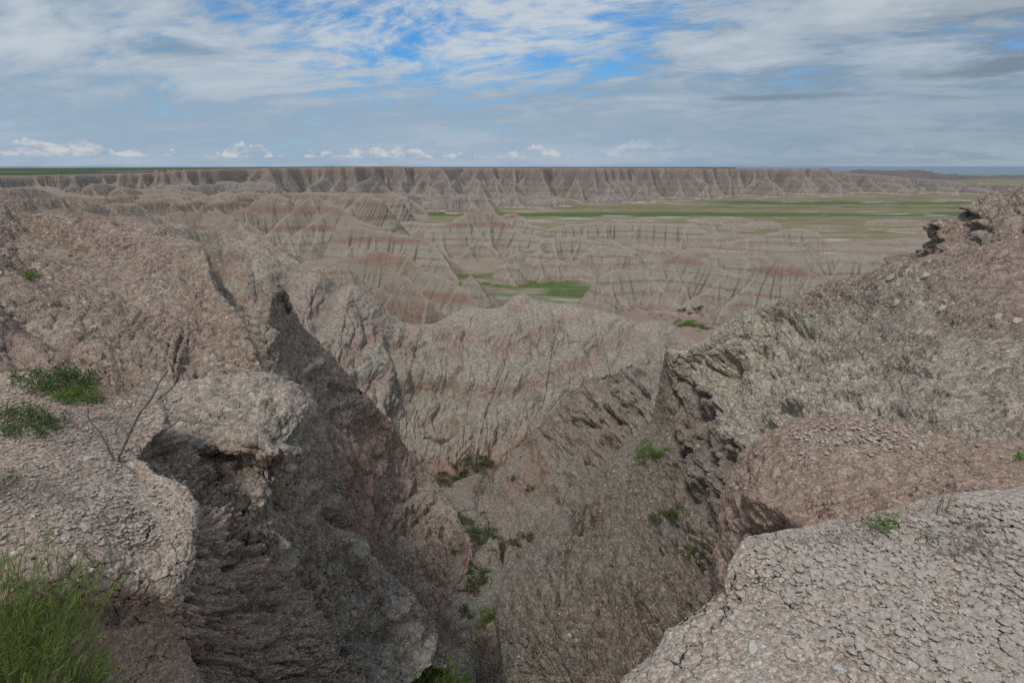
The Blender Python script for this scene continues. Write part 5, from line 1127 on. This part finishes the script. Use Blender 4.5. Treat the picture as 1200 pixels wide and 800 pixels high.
for i_, (a, b, c_) in enumerate(sorted([(537, 650, 11), (552, 700, 20), (556, 685, 22), (560, 672, 18), (544, 715, 15), (548, 724, 12)], key=lambda q: q[1])): bush(a, b, c_, 'green', nth(i_, [(537, 650, 11), (552, 700, 20), (556, 685, 22), (560, 672, 18), (544, 715, 15), (548, 724, 12)]) + 'dark green shrub wedged in the narrow gully', 'shrubs wedged in the narrow gully', hf=1.2)
for i_, (a, b, c_) in enumerate(sorted([(566, 730, 22), (574, 724, 16)], key=lambda q: q[1])): bush(a, b, c_, 'bright', nth(i_, [(566, 730, 22), (574, 724, 16)]) + 'yellowish green tuft at the lower end of the gully', 'yellowish tufts in the gully', hf=1.0, name='grass_tuft')
for i_, (a, b, c_) in enumerate(sorted([(548, 752, 40), (562, 770, 50), (580, 790, 46), (535, 740, 30), (520, 735, 22), (590, 812, 50), (560, 800, 50)], key=lambda q: q[1])): bush(a, b, c_, 'dry', nth(i_, [(548, 752, 40), (562, 770, 50), (580, 790, 46), (535, 740, 30), (520, 735, 22), (590, 812, 50), (560, 800, 50)]) + 'dry brown brush filling the foot of the gully', 'dry brown brush in the gully', name='dry_brush', hf=.8)
for i_, (a, b, c_) in enumerate(sorted([(400, 760, 30), (412, 785, 34)], key=lambda q: q[1])): bush(a, b, c_, 'grey', nth(i_, [(400, 760, 30), (412, 785, 34)]) + 'grey brown dry brush in the hollow between knob and cliff', 'grey dry brush below the knob', name='dry_brush', hf=.7)
q = W(500, 822, 6.1); stem_bush('upright green shrub at the bottom edge below the gully', Vector(q), 170, .66, .75, .16, .010, 26, 'green', 21, name='green_shrub', jitter=.25)
q = W(545, 830, 6.4); stem_bush('smaller green shrub touching the upright one at the bottom edge', Vector(q), 70, .55, .6, .15, .010, 22, 'green', 22, name='green_shrub', jitter=.15)
# far shrubs along the foot of the long banded ridge
fs2 = [(709, 352, 4), (720, 357, 7), (724, 361, 6), (712, 366, 4), (731, 357, 4), (737, 362, 4), (745, 350, 4), (752, 355, 4), (757, 361, 5), (763, 366, 5), (768, 371, 5), (775, 368, 6), (780, 373, 5), (788, 370, 5), (792, 376, 7), (797, 372, 5), (800, 362, 8), (808, 366, 8), (816, 360, 9), (822, 368, 7), (812, 374, 6), (826, 378, 7), (833, 384, 7), (818, 386, 6), (840, 378, 6), (846, 372, 5), (853, 338, 4), (868, 345, 4), (905, 322, 4), (880, 333, 4), (740, 341, 3), (775, 345, 3), (838, 355, 4)]
for i_, (a, b, c_) in enumerate(sorted(fs2, key=lambda q: q[0])): bush(a, b, c_, 'grey' if c_ < 8 else 'green', nth(i_, fs2) + 'dark shrub on the foot of the banded ridge', 'dark shrubs along the banded ridge', hf=.8)
for i_, (a, b, c_) in enumerate(sorted([(805, 377, 14), (812, 379, 14), (820, 381, 12), (797, 380, 10), (828, 383, 10)], key=lambda q: q[1])): bush(a, b, c_, 'bright', nth(i_, [(805, 377, 14), (812, 379, 14), (820, 381, 12), (797, 380, 10), (828, 383, 10)]) + 'green shrub in the gap behind the wall', 'green shrubs in the gap', hf=.5)
cb = [(555, 296, 4), (557, 300, 5), (560, 304, 4), (553, 290, 3), (579, 295, 3), (575, 292, 3), (640, 306, 3), (645, 303, 3), (650, 300, 3), (665, 305, 3), (600, 322, 3)]
for i_, (a, b, c_) in enumerate(sorted(cb)): bush(a, b, c_, 'grey', nth(i_, cb).replace('topmost', 'leftmost').replace('lowest', 'rightmost').replace('the top', 'the left') + 'tiny dark shrub on the central buttes', 'dark shrubs on the central buttes')

# stones
def ico():
    t = (1 + 5 ** .5) / 2
    V = np.array([(-1, t, 0), (1, t, 0), (-1, -t, 0), (1, -t, 0), (0, -1, t), (0, 1, t), (0, -1, -t), (0, 1, -t), (t, 0, -1), (t, 0, 1), (-t, 0, -1), (-t, 0, 1)], float)
    Fc = [(0, 11, 5), (0, 5, 1), (0, 1, 7), (0, 7, 10), (0, 10, 11), (1, 5, 9), (5, 11, 4), (11, 10, 2), (10, 7, 6), (7, 1, 8), (3, 9, 4), (3, 4, 2), (3, 2, 6), (3, 6, 8), (3, 8, 9), (4, 9, 5), (2, 4, 11), (6, 2, 10), (8, 6, 7), (9, 8, 1)]
    V /= np.linalg.norm(V, axis=1, keepdims=True)
    return V, np.array(Fc)
def subd(V, Fc):
    V = list(map(tuple, V)); mid_ = {}; out = []
    def m2(a, b):
        k = (min(a, b), max(a, b))
        if k not in mid_:
            q = (np.array(V[a]) + np.array(V[b])); q /= np.linalg.norm(q); V.append(tuple(q)); mid_[k] = len(V) - 1
        return mid_[k]
    for a, b, c_ in Fc:
        ab, bc, ca = m2(a, b), m2(b, c_), m2(c_, a); out += [(a, ab, ca), (b, bc, ab), (c_, ca, bc), (ab, bc, ca)]
    return np.array(V), np.array(out)
I1 = subd(*ico()); I2 = subd(*I1)
def stone_shape(seed, hi=True):
    rs = np.random.RandomState(seed); V, Fc = (I2 if hi else I1); V = V.copy()
    for k in range(9):      # chip flat facets
        n = rs.normal(size=3); n /= np.linalg.norm(n); d = V @ n; c_ = rs.uniform(.45, .8); V = V - n * (np.maximum(0, d - c_) * .9)[:, None]
    V = V * (1 + .10 * pnoise(V[:, 0] * 2 + seed, V[:, 1] * 2, V[:, 2] * 2))[:, None] * np.array([1, rs.uniform(.6, .95), rs.uniform(.4, .7)])
    return V, Fc
SM = {}
for i in range(7):
    V, Fc = stone_shape(i)
    for mt in ('stone', 'stone2', 'rock'):
        SM[(i, mt)] = make_mesh('stone', V, Fc, M[mt], smooth=False)
rst = random.Random(8)
TENS = ['', '', 'twenty', 'thirty', 'forty', 'fifty']
def ordw(i):
    if i < 19: return 'first' if i == 0 else ORD[i]
    t_, u_ = divmod(i + 1, 10)
    return ('twentieth', 'thirtieth', 'fortieth', 'fiftieth')[t_ - 2] if u_ == 0 else TENS[t_] + ' ' + ('first' if u_ == 1 else ORD[u_ - 1])
def strew(items, bands, what):
    """items (px, py, width, material, flat): label each by its band and its place from the left"""
    items = sorted(items, key=lambda q: q[1]); n = len(items); k = len(bands)
    for b_ in range(k):
        row = sorted(items[n * b_ // k:n * (b_ + 1) // k], key=lambda q: q[0])
        for i_, (a, b, w_, mt, fl) in enumerate(row):
            yield a, b, w_, mt, fl, '%s from the left in the %s band of %s' % (ordw(i_), bands[b_], what)
def stone(px, py, wpx, mt, label, group=None, name='stone', flat=1.0):
    g, n = ground(px, py); dist = g.y * CP - g.z * SP; r = wpx * .5 * dist / F
    o = link(name, SM[(rst.randrange(7), mt)], loc=g + n * r * .18, label=label, category='stone' if name == 'stone' else 'rock')
    if group: o['group'] = group
    o.scale = (r, r * rst.uniform(.8, 1.1), r * flat); q = n.to_track_quat('Z', 'Y'); o.rotation_mode = 'QUATERNION'
    from mathutils import Quaternion
    o.rotation_quaternion = q @ Quaternion((0, 0, 1), rst.uniform(0, 6.28))
    return o
stone(104, 538, 16, 'stone2', 'white stone on the ledge just left of the bare branch base', flat=.8)
stone(100, 618, 22, 'stone', 'flat pale stone set in the front of the clay ledge', flat=.5)
stone(163, 474, 11, 'stone', 'pale stone behind the notch near the bare branch')
stone(132, 495, 7, 'puff' if False else 'stone', 'small tan stone beneath the bare branch')
stone(152, 558, 9, 'stone2', 'white pebble in front of the ledge notch')
stone(110, 383, 9, 'stone2', 'white stone on the hillside above the ledge')
stone(165, 351, 6, 'stone2', 'small white stone in the middle of the left hillside')
stone(14, 252, 4, 'stone2', 'tiny white stone near the top left of the hillside')
stone(248, 656, 17, 'stone', 'pale stone stuck in the dark crumbling cliff at left', flat=.7)
stone(206, 707, 9, 'stone2', 'small white stone under the lip of the ledge')
stone(856, 724, 14, 'stone2', 'white angular stone on the cracked rim of the pebbly ground')
stone(927, 764, 14, 'stone', 'round grey stone on the cracked clay in the bottom foreground')
stone(974, 756, 14, 'stone', 'round pale stone right of the other one on the cracked clay')
stone(1043, 326, 14, 'stone', 'pale slab on the crest of the right slope', flat=.4)
for (a, b, c_), lb in zip([(1085, 323, 14), (1050, 355, 13), (1078, 358, 15), (1104, 362, 14), (1118, 356, 11), (1170, 372, 13), (1192, 376, 15), (1108, 352, 9), (1075, 330, 7)],
        ('thin pale slab just under the crest of the right slope', 'pale grey rock left of the row of rocks on the right slope', 'pale rock in the middle of the rock row on the right slope', 'dark sided rock in the rock row on the right slope', 'pale rock at the right end of the rock row', 'pale rock left of the rightmost rock near the right edge', 'rightmost pale rock at the right edge of the slope', 'small rock above the rock row', 'small pale rock below the thin slab')):
    stone(a, b, c_, 'stone', lb, name='rock', flat=.9)
stone(792, 418, 13, 'rock', 'upright lump of rock on the corner pillar of the slope', name='rock', flat=1.8)
L_ = []
for i in range(110):
    a = 840 + 370 * rst.random(); b = 600 + 205 * rst.random()
    if b < 700 - (a - 850) * .9 + 14: b = 640 + rst.random() * 160; a = 900 + 300 * rst.random()
    L_.append((a, b, rst.uniform(9, 19) * (.7 + (b - 600) / 500), 'stone' if rst.random() < .8 else 'stone2', rst.uniform(.7, 1.1)))
for a, b, w_, mt, fl, lb in strew(L_, ('rear', 'middle', 'front'), 'stone chips at lower right'): stone(a, b, w_, mt, lb, 'stone chips on the pebbly ground', flat=fl)
L_ = []
for i in range(60):
    a = 925 + 180 * rst.random(); b = 492 + 30 * rst.random() + abs(a - 1010) * .08
    L_.append((a, b, rst.uniform(3, 7), 'stone' if rst.random() < .6 else 'stone2', 1.0))
for a, b, w_, mt, fl, lb in strew(L_, ('upper', 'lower'), 'pebbles atop the brown mound'): stone(a, b, w_, mt, lb, 'pebbles on the brown mound', flat=fl)
L_ = []
for i in range(60):
    a = 190 * rst.random() + 5; b = 540 + 100 * rst.random()
    L_.append((a, b, rst.uniform(3, 8), 'stone' if rst.random() < .7 else 'stone2', 1.0))
for a, b, w_, mt, fl, lb in strew(L_, ('upper', 'lower'), 'pebbles on the clay ledge'): stone(a, b, w_, mt, lb, 'pebbles on the clay ledge', flat=fl)
L_ = []
for i in range(45):
    a = 60 + 260 * rst.random(); b = 300 + 120 * rst.random() + max(0, a - 200) * .2
    L_.append((a, b, rst.uniform(2, 4), 'stone', 1.0))
for a, b, w_, mt, fl, lb in strew(L_, ('upper', 'lower'), 'pebbles on the left hillside'): stone(a, b, w_, mt, lb, 'pebbles on the left hillside', flat=fl)
# gravel: beyond counting
def gravel(name, label, n, pick, size, mats, seed, lift=0.004):
    rs = np.random.RandomState(seed); shp = [stone_shape(100 + i, False) for i in range(8)]
    Vs, Fs, o_ = [], [], 0
    for i in range(n):
        a, b = pick(rs)
        if not (-40 < a < 1240 and 380 < b < 850): continue
        g, nn_ = ground(a, b); dist = g.y
        r = size * (.28 + 1.1 * rs.uniform(0, 1.0) ** 3.2)
        V, Fc = shp[rs.randint(8)]; th = rs.uniform(0, 6.28); c_, s_ = math.cos(th), math.sin(th)
        R3 = np.array([[c_, -s_, 0], [s_, c_, 0], [0, 0, 1]])
        Vs.append((V * r) @ R3.T + np.array(g) + np.array(nn_) * (r * rs.uniform(.2, .5) + lift)); Fs.append(Fc + o_); o_ += len(V)
    link(name, make_mesh(name, np.concatenate(Vs), np.concatenate(Fs), M[mats], smooth=False), kind='stuff', label=label)
def pk_f1(rs):
    while True:
        a = rs.uniform(850, 1230); b = rs.uniform(590, 835)
        lim = np.interp(a, [738, 800, 850, 888, 930, 985, 1060, 1130, 1200, 1240], [800, 738, 688, 636, 624, 614, 600, 586, 576, 570])
        if b < lim + 3: continue
        k = (a - 860) / 250 + (700 - b) / 180
        if rs.rand() < np.clip(k * (1 + 1.6 * float(pnoise(a / 40, b / 30, .5))) + .1, .06, 1): return a, b
gravel('gravel', 'pale gravel covering the lower right ground', 5600, pk_f1, .019, 'stone', 1)
gravel('gravel', 'fine grit scattered over the pale ground at lower right', 6000, pk_f1, .009, 'stone2', 2)
def pk_l1(rs):
    return rs.uniform(-20, 215), rs.uniform(450, 640)
gravel('gravel', 'grit and litter on the top of the left clay ledge', 3500, pk_l1, .011, 'stone', 3)
def pk_md(rs):
    a = rs.normal(1015, 60); return a, rs.normal(508 + abs(a - 1015) * .08, 12)
gravel('gravel', 'grit on the crown of the brown mound', 900, pk_md, .018, 'stone', 4)
